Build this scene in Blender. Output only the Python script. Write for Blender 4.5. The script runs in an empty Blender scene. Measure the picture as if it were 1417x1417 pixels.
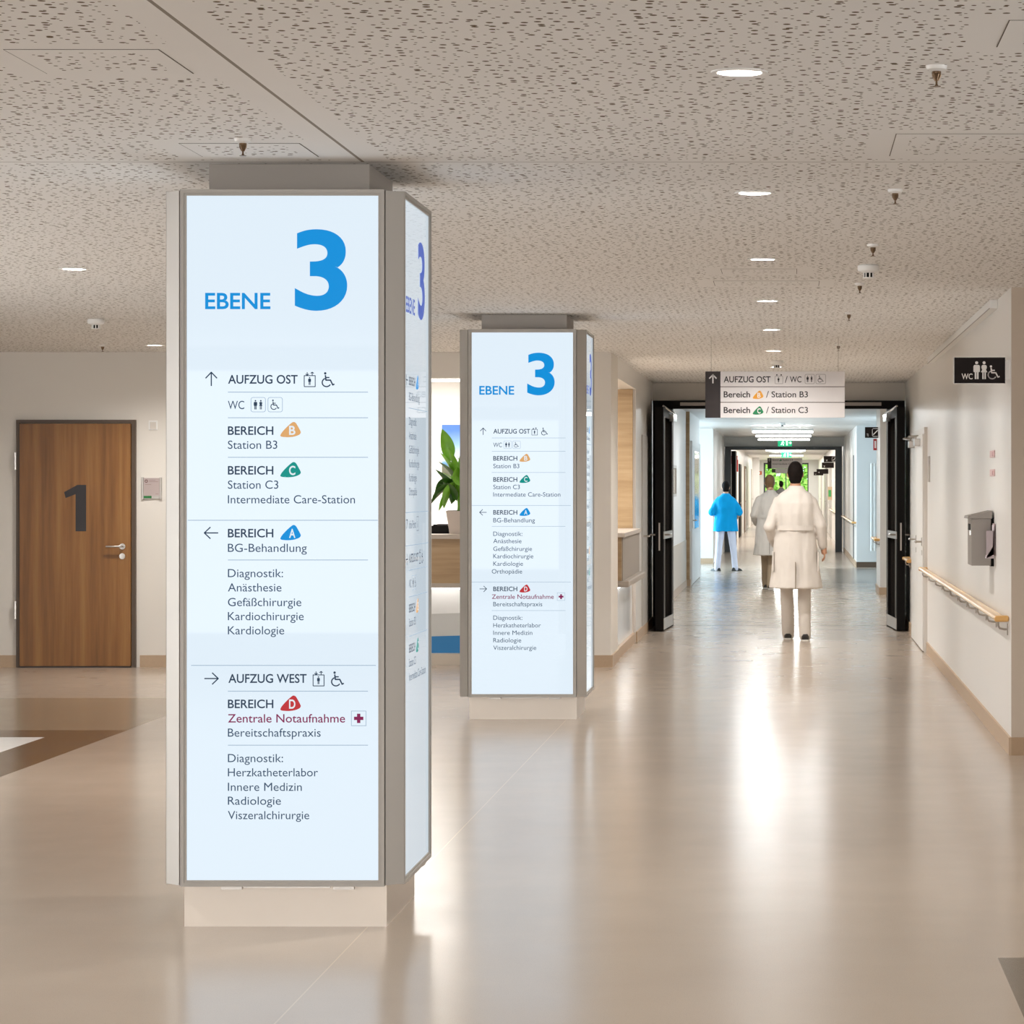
import bpy, bmesh, math, random
from mathutils import Vector, Matrix, noise
random.seed(7)
C = bpy.context.scene.collection
SC = bpy.context.scene
PI = math.pi

# ---------------------------------------------------------------- camera, world, lights, exposure
F = 3800.0; PX = 1094.5; PY = 672.0; H = 1.585; CEIL = 2.75
cam_d = bpy.data.cameras.new('camera'); cam = bpy.data.objects.new('camera', cam_d); C.objects.link(cam)
cam.location = (0, 0, H); cam.rotation_euler = (PI/2, 0, 0)
cam_d.sensor_width = 36; cam_d.lens = F/1417*36
cam_d.shift_x = -(PX-708.5)/1417; cam_d.shift_y = -(708.5-PY)/1417
cam_d.clip_end = 400
SC.camera = cam
SC.view_settings.view_transform = 'Standard'; SC.view_settings.look = 'None'
SC.view_settings.gamma = 1; SC.view_settings.use_curve_mapping = False
SC.view_settings.exposure = 0.17
W = bpy.data.worlds.new('sky'); SC.world = W; W.use_nodes = True
bg = W.node_tree.nodes['Background']; bg.inputs[0].default_value = (.80, .92, 1, 1); bg.inputs[1].default_value = 2.6

def area(name, loc, direction, sx, sy, power, col, spread=180):
    d = bpy.data.lights.new(name, 'AREA'); d.shape = 'RECTANGLE'; d.size = sx; d.size_y = sy
    d.energy = power; d.color = col; d.spread = math.radians(spread)
    o = bpy.data.objects.new(name, d); C.objects.link(o); o.location = loc
    o.rotation_euler = Vector(direction).to_track_quat('-Z', 'Y').to_euler()
    return o
WARM = (1, .98, .955)
# assumed daylight of lobby and corridor alcoves (no windows built), added overhead fill lights
area('lobby_window_light', (-10.9, 11, 1.5), (1, 0, 0), 2.2, 17, 1500, (.94, .97, 1))  # assumed window front on the left, the wall there is solid
area('lobby_right_window_light', (4.9, 7, 1.5), (-1, 0, 0), 2.2, 14, 430, (.94, .97, 1))  # added fill from the right to lift the ceiling, no window known there
area('entrance_window_light', (-3.0, -3.4, 1.45), (0, 1, 0), 11, 2.2, 330, (.97, .98, 1))  # assumed daylight from behind the camera, no opening in the rear wall
area('alcove_window_light', (-4.9, 52, 1.5), (1, 0, 0), 2.3, 7, 1000, (.62, .84, 1))  # blue daylight assumed from the left alcove, its side wall is closed
area('recess_window_light', (3.1, 47.5, 1.5), (-1, 0, 0), 2.3, 10, 420, (.70, .87, 1))  # assumed daylight in the right recess, without a window
area('reception_room_light', (-3.6, 25.9, 2.7), (0, 0, -1), 2.4, 1.6, 170, (1, .98, .95))  # unseen overhead light added to brighten the reception
area('ward_corridor_light', (-.15, 81.5, 2.70), (0, 0, -1), 1.2, 25, 420, (1, .96, .91))  # added overhead fill besides the bar lamps
area('far_corridor_light', (-.15, 114, 2.70), (0, 0, -1), 1.2, 20, 420, (1, .97, .93))  # unseen fill added to brighten the far end

# ---------------------------------------------------------------- materials
def srgb(r, g, b):
    f = lambda c: (c/255/12.92) if c/255 <= .04045 else ((c/255+.055)/1.055)**2.4
    return (f(r), f(g), f(b), 1)
MATS = {}
def mat(name, rgb, rough=.5, metal=0, spec=.5, var=.04, nscale=6, emit=None, es=0, bump=0, bscale=200, rvar=0):
    if name in MATS: return MATS[name]
    m = bpy.data.materials.new(name); m.use_nodes = True; MATS[name] = m
    nt = m.node_tree; b = nt.nodes['Principled BSDF']
    c = srgb(*rgb)
    b.inputs['Roughness'].default_value = rough; b.inputs['Metallic'].default_value = metal
    b.inputs['Specular IOR Level'].default_value = spec
    tc = nt.nodes.new('ShaderNodeTexCoord'); n = nt.nodes.new('ShaderNodeTexNoise')
    n.inputs['Scale'].default_value = nscale; n.inputs['Detail'].default_value = 3
    nt.links.new(tc.outputs['Object'], n.inputs['Vector'])
    mx = nt.nodes.new('ShaderNodeMix'); mx.data_type = 'RGBA'
    mx.inputs['A'].default_value = tuple(min(1, v*(1-var)) for v in c[:3])+(1,)
    mx.inputs['B'].default_value = tuple(min(1, v*(1+var)) for v in c[:3])+(1,)
    nt.links.new(n.outputs['Fac'], mx.inputs['Factor']); nt.links.new(mx.outputs['Result'], b.inputs['Base Color'])
    if emit:
        b.inputs['Emission Color'].default_value = srgb(*emit); b.inputs['Emission Strength'].default_value = es
    if bump:
        n2 = nt.nodes.new('ShaderNodeTexNoise'); n2.inputs['Scale'].default_value = bscale
        nt.links.new(tc.outputs['Object'], n2.inputs['Vector'])
        bp = nt.nodes.new('ShaderNodeBump'); bp.inputs['Strength'].default_value = bump; bp.inputs['Distance'].default_value = .01
        nt.links.new(n2.outputs['Fac'], bp.inputs['Height']); nt.links.new(bp.outputs['Normal'], b.inputs['Normal'])
    return m
class NT:
    """small node-graph helper"""
    def __init__(s, m): s.t = m.node_tree; s.b = s.t.nodes['Principled BSDF']
    def math(s, op, a, b=None, c=None):
        n = s.t.nodes.new('ShaderNodeMath'); n.operation = op
        for i, v in enumerate((a, b, c)):
            if v is None: continue
            if isinstance(v, (int, float)): n.inputs[i].default_value = v
            else: s.t.links.new(v, n.inputs[i])
        return n.outputs[0]
    def mix(s, f, a, b):
        n = s.t.nodes.new('ShaderNodeMix'); n.data_type = 'RGBA'
        for k, v in (('Factor', f), ('A', a), ('B', b)):
            if isinstance(v, (int, float, tuple)): n.inputs[k].default_value = v
            else: s.t.links.new(v, n.inputs[k])
        return n.outputs['Result']
    def xyz(s):
        tc = s.t.nodes.new('ShaderNodeTexCoord'); sp = s.t.nodes.new('ShaderNodeSeparateXYZ')
        s.t.links.new(tc.outputs['Object'], sp.inputs[0]); s.co = tc.outputs['Object']; return sp.outputs
    def rect(s, x, y, x0, x1, y0, y1):
        m = s.math
        dx = m('SUBTRACT', m('ABSOLUTE', m('SUBTRACT', x, (x0+x1)/2)), (x1-x0)/2)
        dy = m('SUBTRACT', m('ABSOLUTE', m('SUBTRACT', y, (y0+y1)/2)), (y1-y0)/2)
        return m('LESS_THAN', m('MAXIMUM', dx, dy), 0)
    def noise(s, scale, detail=3, sc3=None, rough=.5):
        n = s.t.nodes.new('ShaderNodeTexNoise'); n.inputs['Scale'].default_value = scale; n.inputs['Detail'].default_value = detail
        n.inputs['Roughness'].default_value = rough
        if sc3:
            mp = s.t.nodes.new('ShaderNodeMapping'); mp.inputs['Scale'].default_value = sc3
            s.t.links.new(s.co, mp.inputs[0]); s.t.links.new(mp.outputs[0], n.inputs['Vector'])
        else: s.t.links.new(s.co, n.inputs['Vector'])
        return n.outputs['Fac']
    def ramp(s, f, stops):
        r = s.t.nodes.new('ShaderNodeValToRGB'); s.t.links.new(f, r.inputs[0])
        e = r.color_ramp.elements
        e[0].position, e[0].color = stops[0]; e[1].position, e[1].color = stops[-1]
        for p, c in stops[1:-1]: k = e.new(p); k.color = c
        return r.outputs[0]
def newmat(name, rough, spec=.5):
    m = bpy.data.materials.new(name); m.use_nodes = True; g = NT(m)
    g.b.inputs['Roughness'].default_value = rough; g.b.inputs['Specular IOR Level'].default_value = spec
    return m, g

ACCESS = [(-2.10, -1.69, 7.33, 7.76), (-2.08, -1.674, 9.34, 9.72), (.35, .95, 9.09, 9.70), (.548, .968, 6.87, 7.29),
          (-.44, .16, 15.62, 16.0), (-.375, .03, 14.75, 15.1)]
CEILC = (238, 235, 231)
def ceiling_material(name, rects, seams):
    m, g = newmat(name, .8, .2)
    x, y, z = g.xyz()
    v = g.t.nodes.new('ShaderNodeTexVoronoi'); v.voronoi_dimensions = '2D'; v.feature = 'F1'; v.inputs['Scale'].default_value = 24
    v.inputs['Randomness'].default_value = .95
    g.t.links.new(g.co, v.inputs['Vector'])
    sc = g.t.nodes.new('ShaderNodeSeparateColor'); g.t.links.new(v.outputs['Color'], sc.inputs[0])
    cr = sc.outputs[0]
    # large, medium and small perforations
    r = g.math('ADD', .108, g.math('ADD', g.math('MULTIPLY', g.math('GREATER_THAN', cr, .50), .045), g.math('MULTIPLY', g.math('GREATER_THAN', cr, .72), .075)))
    hole = g.math('LESS_THAN', v.outputs['Distance'], r)
    plain = None
    for q in rects:
        k = g.rect(x, y, *q); plain = k if plain is None else g.math('MAXIMUM', plain, k)
    if plain is not None: hole = g.math('MULTIPLY', hole, g.math('SUBTRACT', 1, plain))
    base = g.mix(g.noise(1.5), srgb(*[c*.985 for c in CEILC]), srgb(*[min(255, c*1.012) for c in CEILC]))
    col = g.mix(hole, base, srgb(106, 88, 64))
    for q in seams: col = g.mix(g.rect(x, y, *q), col, srgb(150, 140, 128))
    g.t.links.new(col, g.b.inputs['Base Color'])
    return m
big = .1
M_CEIL = ceiling_material('perforated_plaster', [(-1.64, -1.44, -5, 9.9), (-20, 20, 9.84, 9.93), (-20, 20, 19.27, 19.35), (-20, -5, 19.3, 19.34)]
    + [(a-.09, b+.09, c-.09, d+.09) for a, b, c, d in ACCESS], [(-1.546, -1.534, -5, 9.885), (-20, 20, 9.88, 9.89), (-20, 20, 19.31, 19.325)])
M_ACC = ceiling_material('perforated_panel', [], [])
def floor_material():
    m, g = newmat('linoleum', .2, .5)
    x, y, z = g.xyz()
    n1 = g.noise(260, 2); n2 = g.noise(2.2, 4); n3 = g.noise(1, 3, (9, .6, 1))
    base = g.mix(n2, srgb(171, 156, 141), srgb(180, 165, 149))
    base = g.mix(g.math('MULTIPLY', n3, .35), base, srgb(168, 152, 134))
    dark = g.mix(n2, srgb(96, 74, 52), srgb(104, 82, 60))
    mid = g.mix(n2, srgb(146, 128, 106), srgb(154, 136, 114))
    grey = g.mix(n2, srgb(100, 90, 76), srgb(108, 97, 84))
    col = base
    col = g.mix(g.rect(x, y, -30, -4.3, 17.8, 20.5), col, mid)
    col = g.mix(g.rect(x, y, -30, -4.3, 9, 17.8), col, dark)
    col = g.mix(g.rect(x, y, -30, -4.7, 10, 17.3), col, srgb(245, 243, 240))  # sunlit patch on the left, painted into the floor colour as white
    col = g.mix(g.rect(x, y, .694, 30, -10, 9.22), col, grey)
    col = g.mix(g.rect(x, y, .66, 30, 44.5, 52.4), col, grey)
    col = g.mix(g.rect(x, y, -30, 30, 31.0, 31.25), col, mid)
    col = g.mix(g.math('MULTIPLY', g.rect(x, y, -1.523, -1.518, -10, 24), .5), col, srgb(206, 186, 160))
    sp = g.math('MULTIPLY', g.math('GREATER_THAN', n1, .60), .16)
    col = g.mix(sp, col, srgb(128, 110, 90))
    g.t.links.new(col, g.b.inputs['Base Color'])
    rr = g.math('ADD', .175, g.math('MULTIPLY', g.noise(3, 3), .06)); g.t.links.new(rr, g.b.inputs['Roughness'])
    bp = g.t.nodes.new('ShaderNodeBump'); bp.inputs['Strength'].default_value = .012; bp.inputs['Distance'].default_value = .02
    g.t.links.new(g.noise(5, 2, (.35, 1, 1)), bp.inputs['Height']); g.t.links.new(bp.outputs[0], g.b.inputs['Normal'])
    return m
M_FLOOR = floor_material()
def wood_material(name, cols, sc3, rough=.4):
    m, g = newmat(name, rough, .4); g.xyz()
    n = g.noise(1, 6, sc3, .6); n2 = g.noise(1, 3, tuple(v*.32 for v in sc3), .5)
    f = g.math('ADD', g.math('MULTIPLY', n, .55), g.math('MULTIPLY', n2, .45))
    g.t.links.new(g.ramp(f, [(.3, srgb(*cols[0])), (.5, srgb(*cols[1])), (.72, srgb(*cols[2]))]), g.b.inputs['Base Color'])
    return m
M_WALNUT = wood_material('walnut_veneer', [(98, 60, 22), (136, 90, 42), (164, 118, 64)], (22, 22, .9))
M_OAK = wood_material('oak_veneer', [(150, 120, 86), (174, 146, 110), (192, 166, 132)], (1.6, 1.6, 26))
M_WALL = mat('white_wall_paint', (226, 220, 211), .55, var=.012, nscale=.8, spec=.3)
M_WALLG = mat('satin_wall_paint', (228, 224, 218), .32, var=.012, nscale=.8, spec=.45)
M_WALLR = mat('taupe_wall_paint', (196, 181, 164), .6, var=.015, spec=.3)
M_WALLB = mat('ward_wall_paint', (226, 226, 224), .4, var=.01, spec=.4)
M_BASE = mat('linoleum_skirting', (184, 158, 130), .45, var=.06, nscale=60)
M_BASED = mat('dark_skirting', (92, 72, 54), .5)
M_WAINS = mat('beige_wainscot', (196, 184, 168), .45, var=.02)
M_ALU = mat('anodised_aluminium', (174, 169, 162), .45, metal=.2, spec=.5, var=.02, nscale=3)
M_ALUD = mat('frame_gap', (96, 90, 84), .5, metal=.2)
M_STEEL = mat('brushed_steel', (178, 172, 165), .28, metal=.9, var=.04, nscale=20)
M_PLINTH = mat('plinth_sheet', (216, 205, 192), .3, metal=.35, var=.03, nscale=4)
M_GREYPAINT = mat('grey_column_paint', (178, 171, 163), .6, var=.02)
M_BLACK = mat('black_powder_coat', (14, 11, 10), .55, var=.1, spec=.15)
M_BROWNBLK = mat('brown_black_sign', (44, 33, 31), .45, var=.05)
M_DGREY = mat('dark_grey_frame', (62, 66, 70), .4)
M_WHITE = mat('white_plastic', (236, 234, 230), .4, var=.01)
M_WHITEDOOR = mat('white_door_lacquer', (226, 222, 216), .3, var=.01)
M_SIGNW = mat('white_sign_enamel', (232, 226, 224), .3, var=.012)
M_CHROME = mat('chrome', (200, 196, 190), .15, metal=1)
M_BRASSY = mat('sprinkler_metal', (120, 98, 76), .3, metal=.8)
M_LAMP = mat('lit_diffuser', (255, 255, 255), .3, emit=(255, 250, 242), es=4)
M_LED = mat('led_strip', (255, 255, 255), .3, emit=(255, 253, 250), es=4)
M_LEDC = mat('counter_led_strip', (255, 255, 255), .3, emit=(255, 253, 250), es=9)
M_FACE = mat('backlit_sign_face', (8, 9, 10), .5, spec=0, emit=(227, 241, 252), es=.89, var=0)
b_ = M_FACE.node_tree.nodes['Principled BSDF']; b_.inputs['Coat Weight'].default_value = .7; b_.inputs['Coat Roughness'].default_value = .02; b_.inputs['Coat IOR'].default_value = 1.35
def ink(name, rgb, k=.8): # translucent film on the backlit sheet
    return mat('film_'+name, [c*.25 for c in rgb], .4, spec=.15, emit=rgb, es=k, var=0)
I_BLUE = ink('blue', (0, 148, 226)); I_DARK = ink('slate', (40, 62, 86)); I_MID = ink('slate_light', (52, 78, 106))
I_MAG = ink('magenta', (136, 28, 84)); I_RED = ink('red', (196, 50, 56)); I_TAN = ink('tan', (229, 174, 112)); I_TEAL = ink('teal', (0, 150, 140))
I_LINE = ink('line', (158, 182, 204)); I_WHITE = ink('white', (236, 245, 252)); I_VIO = ink('violet_blue', (72, 100, 190))
P_BLACK = mat('print_black', (38, 30, 30), .5); P_WHITE = mat('print_white', (236, 232, 228), .5)
P_OR = mat('print_orange', (232, 160, 44), .5); P_GREEN = mat('print_green', (16, 124, 74), .5); P_GREY = mat('print_grey', (176, 168, 166), .5)
P_RED = mat('print_red', (176, 36, 36), .5); P_PINK = mat('print_pink', (214, 184, 182), .5)

# ---------------------------------------------------------------- geometry helpers
def prop(o, label=None, cat=None, group=None, kind=None):
    if label: o['label'] = label
    if cat: o['category'] = cat
    if group: o['group'] = group
    if kind: o['kind'] = kind
    return o
class MB:
    def __init__(s): s.v = []; s.f = []; s.m = []
    def face(s, pts, mi=0):
        i = len(s.v); s.v += [tuple(p) for p in pts]; s.f.append(tuple(range(i, i+len(pts)))); s.m.append(mi); return s
    def add(s, vs, fs, mi=0):
        i = len(s.v); s.v += [tuple(p) for p in vs]; s.f += [tuple(k+i for k in f) for f in fs]; s.m += [mi]*len(fs); return s
    def box(s, x0, x1, y0, y1, z0, z1, mi=0, b=0):
        if b <= 0:
            vs = [(x, y, z) for z in (z0, z1) for y in (y0, y1) for x in (x0, x1)]
            return s.add(vs, [(0, 2, 3, 1), (4, 5, 7, 6), (0, 1, 5, 4), (2, 6, 7, 3), (0, 4, 6, 2), (1, 3, 7, 5)], mi)
        bm = bmesh.new(); bmesh.ops.create_cube(bm, size=1)
        for v in bm.verts: v.co = ((x0+x1)/2+v.co.x*(x1-x0), (y0+y1)/2+v.co.y*(y1-y0), (z0+z1)/2+v.co.z*(z1-z0))
        bmesh.ops.bevel(bm, geom=bm.edges[:], offset=b, segments=2, affect='EDGES', profile=.5)
        bm.verts.index_update(); s.add([v.co.copy() for v in bm.verts], [tuple(v.index for v in f.verts) for f in bm.faces], mi); bm.free(); return s
    def prism(s, poly, z0, z1, mi=0):
        n = len(poly); vs = [(x, y, z0) for x, y in poly]+[(x, y, z1) for x, y in poly]
        return s.add(vs, [tuple(range(n))[::-1], tuple(range(n, 2*n))]+[(i, (i+1) % n, n+(i+1) % n, n+i) for i in range(n)], mi)
    def rings(s, rs, mi=0, cap=True):
        n = len(rs[0]); vs = [p for r in rs for p in r]; fs = []
        for k in range(len(rs)-1):
            for i in range(n): fs.append((k*n+i, k*n+(i+1) % n, (k+1)*n+(i+1) % n, (k+1)*n+i))
        if cap: fs += [tuple(range(n))[::-1], tuple(range((len(rs)-1)*n, len(rs)*n))]
        return s.add(vs, fs, mi)
    def lathe(s, prof, c=(0, 0, 0), n=24, mi=0, cap=True):
        return s.rings([[(c[0]+r*math.cos(2*PI*i/n), c[1]+r*math.sin(2*PI*i/n), c[2]+z) for i in range(n)] for r, z in prof], mi, cap)
    def tube(s, pts, rad, n=10, mi=0, ry=None):
        pts = [Vector(p) for p in pts]
        if not hasattr(rad, '__len__'): rad = [rad]*len(pts)
        rs = []; prev = None
        for i, p in enumerate(pts):
            t = (pts[min(i+1, len(pts)-1)]-pts[max(i-1, 0)]).normalized()
            if prev is None: u = t.orthogonal().normalized()
            else: u = (prev-t*prev.dot(t)).normalized()
            prev = u; w = t.cross(u)
            rs.append([p+u*rad[i]*math.cos(2*PI*k/n)+w*rad[i]*math.sin(2*PI*k/n) for k in range(n)])
        return s.rings(rs, mi)
    def ell(s, c, r, n=16, m=10, mi=0):
        return s.rings([[(c[0]+r[0]*math.sin(a)*math.cos(2*PI*i/n), c[1]+r[1]*math.sin(a)*math.sin(2*PI*i/n), c[2]-r[2]*math.cos(a)) for i in range(n)]
                        for a in [max(.02, min(PI-.02, PI*k/m)) for k in range(m+1)]], mi)
    def build(s, name, mats, parent=None, smooth=False, at=None):
        me = bpy.data.meshes.new(name)
        o = bpy.data.objects.new(name, me); C.objects.link(o)
        off = Vector((0, 0, 0))
        if parent is not None:
            o.parent = parent; p = parent
            while p is not None: off += p.location; p = p.parent
        if at is not None: o.location = Vector(at)-off; off = Vector(at)
        me.from_pydata([tuple(Vector(v)-off) for v in s.v], [], s.f)
        if not isinstance(mats, (list, tuple)): mats = [mats]
        for m in mats: me.materials.append(m)
        me.polygons.foreach_set('material_index', s.m)
        bm = bmesh.new(); bm.from_mesh(me); bmesh.ops.recalc_face_normals(bm, faces=bm.faces[:]); bm.to_mesh(me); bm.free()
        if smooth:
            me.polygons.foreach_set('use_smooth', [True]*len(me.polygons))
            try: me.set_sharp_from_angle(angle=math.radians(40))
            except Exception: pass
        me.update()
        return o
def thing(name, loc, label, cat, group=None):
    o = bpy.data.objects.new(name, None); C.objects.link(o); o.location = loc; o.empty_display_size = .1
    return prop(o, label, cat, group)
def struct(name, mb, mats, parent=None, label=None):
    o = mb.build(name, mats, parent)
    if parent is None: prop(o, label, None, None, 'structure')
    return o
def copy_tree(o, parent=None):
    c = o.copy(); C.objects.link(c); c.parent = parent
    for ch in list(o.children): copy_tree(ch, c)
    return c

# --- flat print (lettering and pictograms) on a plane: origin, right vector, normal
class Pr:
    def __init__(s, o, r, n): s.o = Vector(o); s.r = Vector(r).normalized(); s.n = Vector(n).normalized(); s.clear()
    def clear(s): s.vs = []; s.fs = []; s.ms = []
    def poly(s, pts, mi=0, d=0):
        i = len(s.vs); s.vs += [s.o+s.r*u+Vector((0, 0, v))+s.n*d for u, v in pts]; s.fs.append(tuple(range(i, i+len(pts)))); s.ms.append(mi)
    def mesh(s, pts, fs, mi=0, d=0):
        i = len(s.vs); s.vs += [s.o+s.r*u+Vector((0, 0, v))+s.n*d for u, v in pts]; s.fs += [tuple(k+i for k in f) for f in fs]; s.ms += [mi]*len(fs)
    def rect(s, u0, u1, v0, v1, mi=0, d=0): s.poly([(u0, v0), (u1, v0), (u1, v1), (u0, v1)], mi, d)
    def disc(s, u, v, r, mi=0, d=0, n=20): s.poly([(u+r*math.cos(2*PI*k/n), v+r*math.sin(2*PI*k/n)) for k in range(n)], mi, d)
    def line(s, pts, w, mi=0, d=0, closed=False):
        if closed: pts = list(pts)+[pts[0]]
        for (a, b), (c, e) in zip(pts, pts[1:]):
            L = math.hypot(c-a, e-b) or 1e-9; nx, ny = -(e-b)/L*w/2, (c-a)/L*w/2
            s.poly([(a+nx, b+ny), (a-nx, b-ny), (c-nx, e-ny), (c+nx, e+ny)], mi, d)
        for a, b in (pts[1:-1] if len(pts) > 2 else []): s.disc(a, b, w/2, mi, d, 8)
    def rrect(s, u0, u1, v0, v1, w, r, mi=0, d=0):
        pts = []
        for cx, cy, a0 in ((u1-r, v1-r, 0), (u0+r, v1-r, 90), (u0+r, v0+r, 180), (u1-r, v0+r, 270)):
            for k in range(5): a = math.radians(a0+k*22.5); pts.append((cx+r*math.cos(a), cy+r*math.sin(a)))
        s.line(pts, w, mi, d, True)
    def text(s, t, u0, v0, cap, width=None, bold=0, mi=0, d=0, full=False):
        pts, fs, (bx0, bx1, by0, by1) = glyphs(t, bold)
        if full: sy = cap/(by1-by0); y0 = by0
        else: sy = cap/CAPH; y0 = 0
        sx = width/(bx1-bx0) if width else sy
        s.mesh([(u0+(x-bx0)*sx, v0+(y-y0)*sy) for x, y in pts], fs, mi, d)
        return u0+(bx1-bx0)*sx
    # pictograms inside a square of side a at (u,v) lower left
    def man(s, u, v, h, mi=0, d=0):
        w = h*.36; s.disc(u+w/2, v+h*.91, h*.085, mi, d)
        s.poly([(u, v+h*.42), (u, v+h*.72), (u+w*.14, v+h*.79), (u+w*.86, v+h*.79), (u+w, v+h*.72), (u+w, v+h*.42), (u+w*.86, v+h*.38), (u+w*.14, v+h*.38)], mi, d)
        s.rect(u+w*.2, u+w*.46, v, v+h*.4, mi, d); s.rect(u+w*.54, u+w*.8, v, v+h*.4, mi, d)
    def woman(s, u, v, h, mi=0, d=0):
        w = h*.36; s.disc(u+w/2, v+h*.91, h*.085, mi, d)
        s.poly([(u, v+h*.38), (u+w*.2, v+h*.53), (u+w*.08, v+h*.62), (u+w*.1, v+h*.74), (u+w*.26, v+h*.79), (u+w*.74, v+h*.79), (u+w*.9, v+h*.74), (u+w*.92, v+h*.62), (u+w*.8, v+h*.53), (u+w, v+h*.38)], mi, d)
        s.rect(u+w*.22, u+w*.44, v, v+h*.4, mi, d); s.rect(u+w*.56, u+w*.78, v, v+h*.4, mi, d)
    def chair(s, u, v, h, mi=0, d=0, w=None):
        w = w or h*.085; k = h
        s.disc(u+.24*k, v+.92*k, .085*k, mi, d)
        s.line([(u+.25*k, v+.80*k), (u+.29*k, v+.45*k), (u+.60*k, v+.45*k), (u+.76*k, v+.12*k), (u+.88*k, v+.18*k)], w*1.15, mi, d)
        s.line([(u+.28*k, v+.63*k), (u+.53*k, v+.63*k)], w, mi, d)
        s.line([(u+.33*k+.30*k*math.cos(a), v+.29*k+.29*k*math.sin(a)) for a in [math.radians(110+i*17) for i in range(14)]], w, mi, d)
    def lift(s, u, v, h, mi=0, d=0, w=None):
        w = w or h*.05; b = h*.76
        s.line([(u, v), (u+b, v), (u+b, v+b), (u, v+b)], w, mi, d, True)
        s.line([(u+b*.27, v+b*1.04), (u+b*.27, v+h)], w, mi, d); s.line([(u+b*.12, v+b*1.16), (u+b*.27, v+b*1.04), (u+b*.42, v+b*1.16)], w, mi, d)
        s.line([(u+b*.73, v+b*1.04), (u+b*.73, v+h)], w, mi, d); s.line([(u+b*.58, v+h*.92), (u+b*.73, v+h), (u+b*.88, v+h*.92)], w, mi, d)
        s.man(u+b*.36, v+b*.16, b*.72, mi, d)
    def arrow(s, u, v, a, ang, w, mi=0, d=0):
        c, si = math.cos(ang), math.sin(ang); R = lambda x, y: (u+x*c-y*si, v+x*si+y*c)
        s.line([R(-a/2, 0), R(a/2, 0)], w, mi, d); s.line([R(a*.06, a*.42), R(a/2, 0), R(a*.06, -a*.42)], w, mi, d)
    def badge(s, u, v, w, h, mi, letter, lm, d=0):
        P = [(0, .14), (.10, .36), (.34, .70), (.56, .95), (.66, 1.0), (.76, .93), (.86, .72), (.98, .42), (1, .30), (.93, .17), (.70, .05), (.40, 0), (.12, .02), (.02, .06)]
        n = len(P); pts = []
        for i in range(n):
            a, b, c, e = [P[(i+k-1) % n] for k in range(4)]
            for t in (0, .33, .66):
                f = lambda q: .5*(2*b[q]+(c[q]-a[q])*t+(2*a[q]-5*b[q]+4*c[q]-e[q])*t*t+(3*b[q]-a[q]-3*c[q]+e[q])*t**3)
                pts.append((u+w*f(0), v+h*f(1)))
        s.poly(pts, mi, d)
        s.text(letter, u+w*.43, v+h*.17, h*.56, w*.31, .02, lm, d+.0012)
    def build(s, name, mats, parent):
        mb = MB(); mb.v = [tuple(p) for p in s.vs]; mb.f = s.fs; mb.m = s.ms
        me_o = mb.build(name, mats, parent)
        bm = bmesh.new(); bm.from_mesh(me_o.data)
        for f in bm.faces:
            if f.normal.dot(s.n) < 0: f.normal_flip()
        bm.to_mesh(me_o.data); bm.free(); s.clear(); return me_o
_G = {}
def glyphs(t, bold):
    k = (t, bold)
    if k in _G: return _G[k]
    cu = bpy.data.curves.new('t', 'FONT'); cu.body = t; cu.size = 1; cu.offset = bold; cu.fill_mode = 'FRONT'; cu.resolution_u = 4 if len(t) > 1 else 10
    ob = bpy.data.objects.new('t', cu); C.objects.link(ob)
    bpy.context.view_layer.update(); dg = bpy.context.evaluated_depsgraph_get()
    me = bpy.data.meshes.new_from_object(ob.evaluated_get(dg))
    pts = [(v.co.x, v.co.y) for v in me.vertices]; fs = [tuple(p.vertices) for p in me.polygons]
    bpy.data.objects.remove(ob); bpy.data.curves.remove(cu); bpy.data.meshes.remove(me)
    xs = [p[0] for p in pts]; ys = [p[1] for p in pts]
    _G[k] = (pts, fs, (min(xs), max(xs), min(ys), max(ys))); return _G[k]
CAPH = 1.0
CAPH = glyphs('H', 0)[2][3]

# ---------------------------------------------------------------- the setting
DL = [(-.145, 7.73+3.19*k) for k in range(8)] + [(-3.85, 14.75), (-5.27, 22.75), (-3.85, 8.5), (-3.85, 20.6), (-7.0, 10.0), (-7.0, 16.5), (-1.9, 3.2)]  # row's last and the final lobby ones are unseen, added for light
def ceiling_with_holes(x0, x1, y0, y1, holes, r):
    bm = bmesh.new(); E = []
    def loop(pts):
        vs = [bm.verts.new((x, y, CEIL)) for x, y in pts]
        for i in range(len(vs)): E.append(bm.edges.new((vs[i], vs[(i+1) % len(vs)])))
    loop([(x0, y0), (x1, y0), (x1, y1), (x0, y1)])
    for hx, hy in holes: loop([(hx+r*math.cos(2*PI*k/28), hy+r*math.sin(2*PI*k/28)) for k in range(28)])
    bmesh.ops.triangle_fill(bm, use_beauty=True, use_dissolve=False, edges=E, normal=(0, 0, -1))
    for f in bm.faces:
        if f.normal.z > 0: f.normal_flip()
    me = bpy.data.meshes.new('ceiling'); bm.to_mesh(me); bm.free(); me.materials.append(M_CEIL)
    o = bpy.data.objects.new('ceiling', me); C.objects.link(o); prop(o, kind='structure'); return o
ceiling_with_holes(-11.2, 5.2, -4.2, 31.1, DL, .066)
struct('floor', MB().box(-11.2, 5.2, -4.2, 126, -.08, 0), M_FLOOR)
M_CEIL2, g = newmat('metal_ceiling_panels', .35, .4)
x, y, z = g.xyz()
st = g.math('LESS_THAN', g.math('FRACT', g.math('MULTIPLY', y, .5)), .012)
g.t.links.new(g.mix(st, srgb(222, 222, 220), srgb(150, 150, 150)), g.b.inputs['Base Color'])
struct('ceiling_ward', MB().box(-5, 5, 31.25, 126, CEIL, CEIL+.05), M_CEIL2)
RX = 1.295; LX = -1.57
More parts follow.
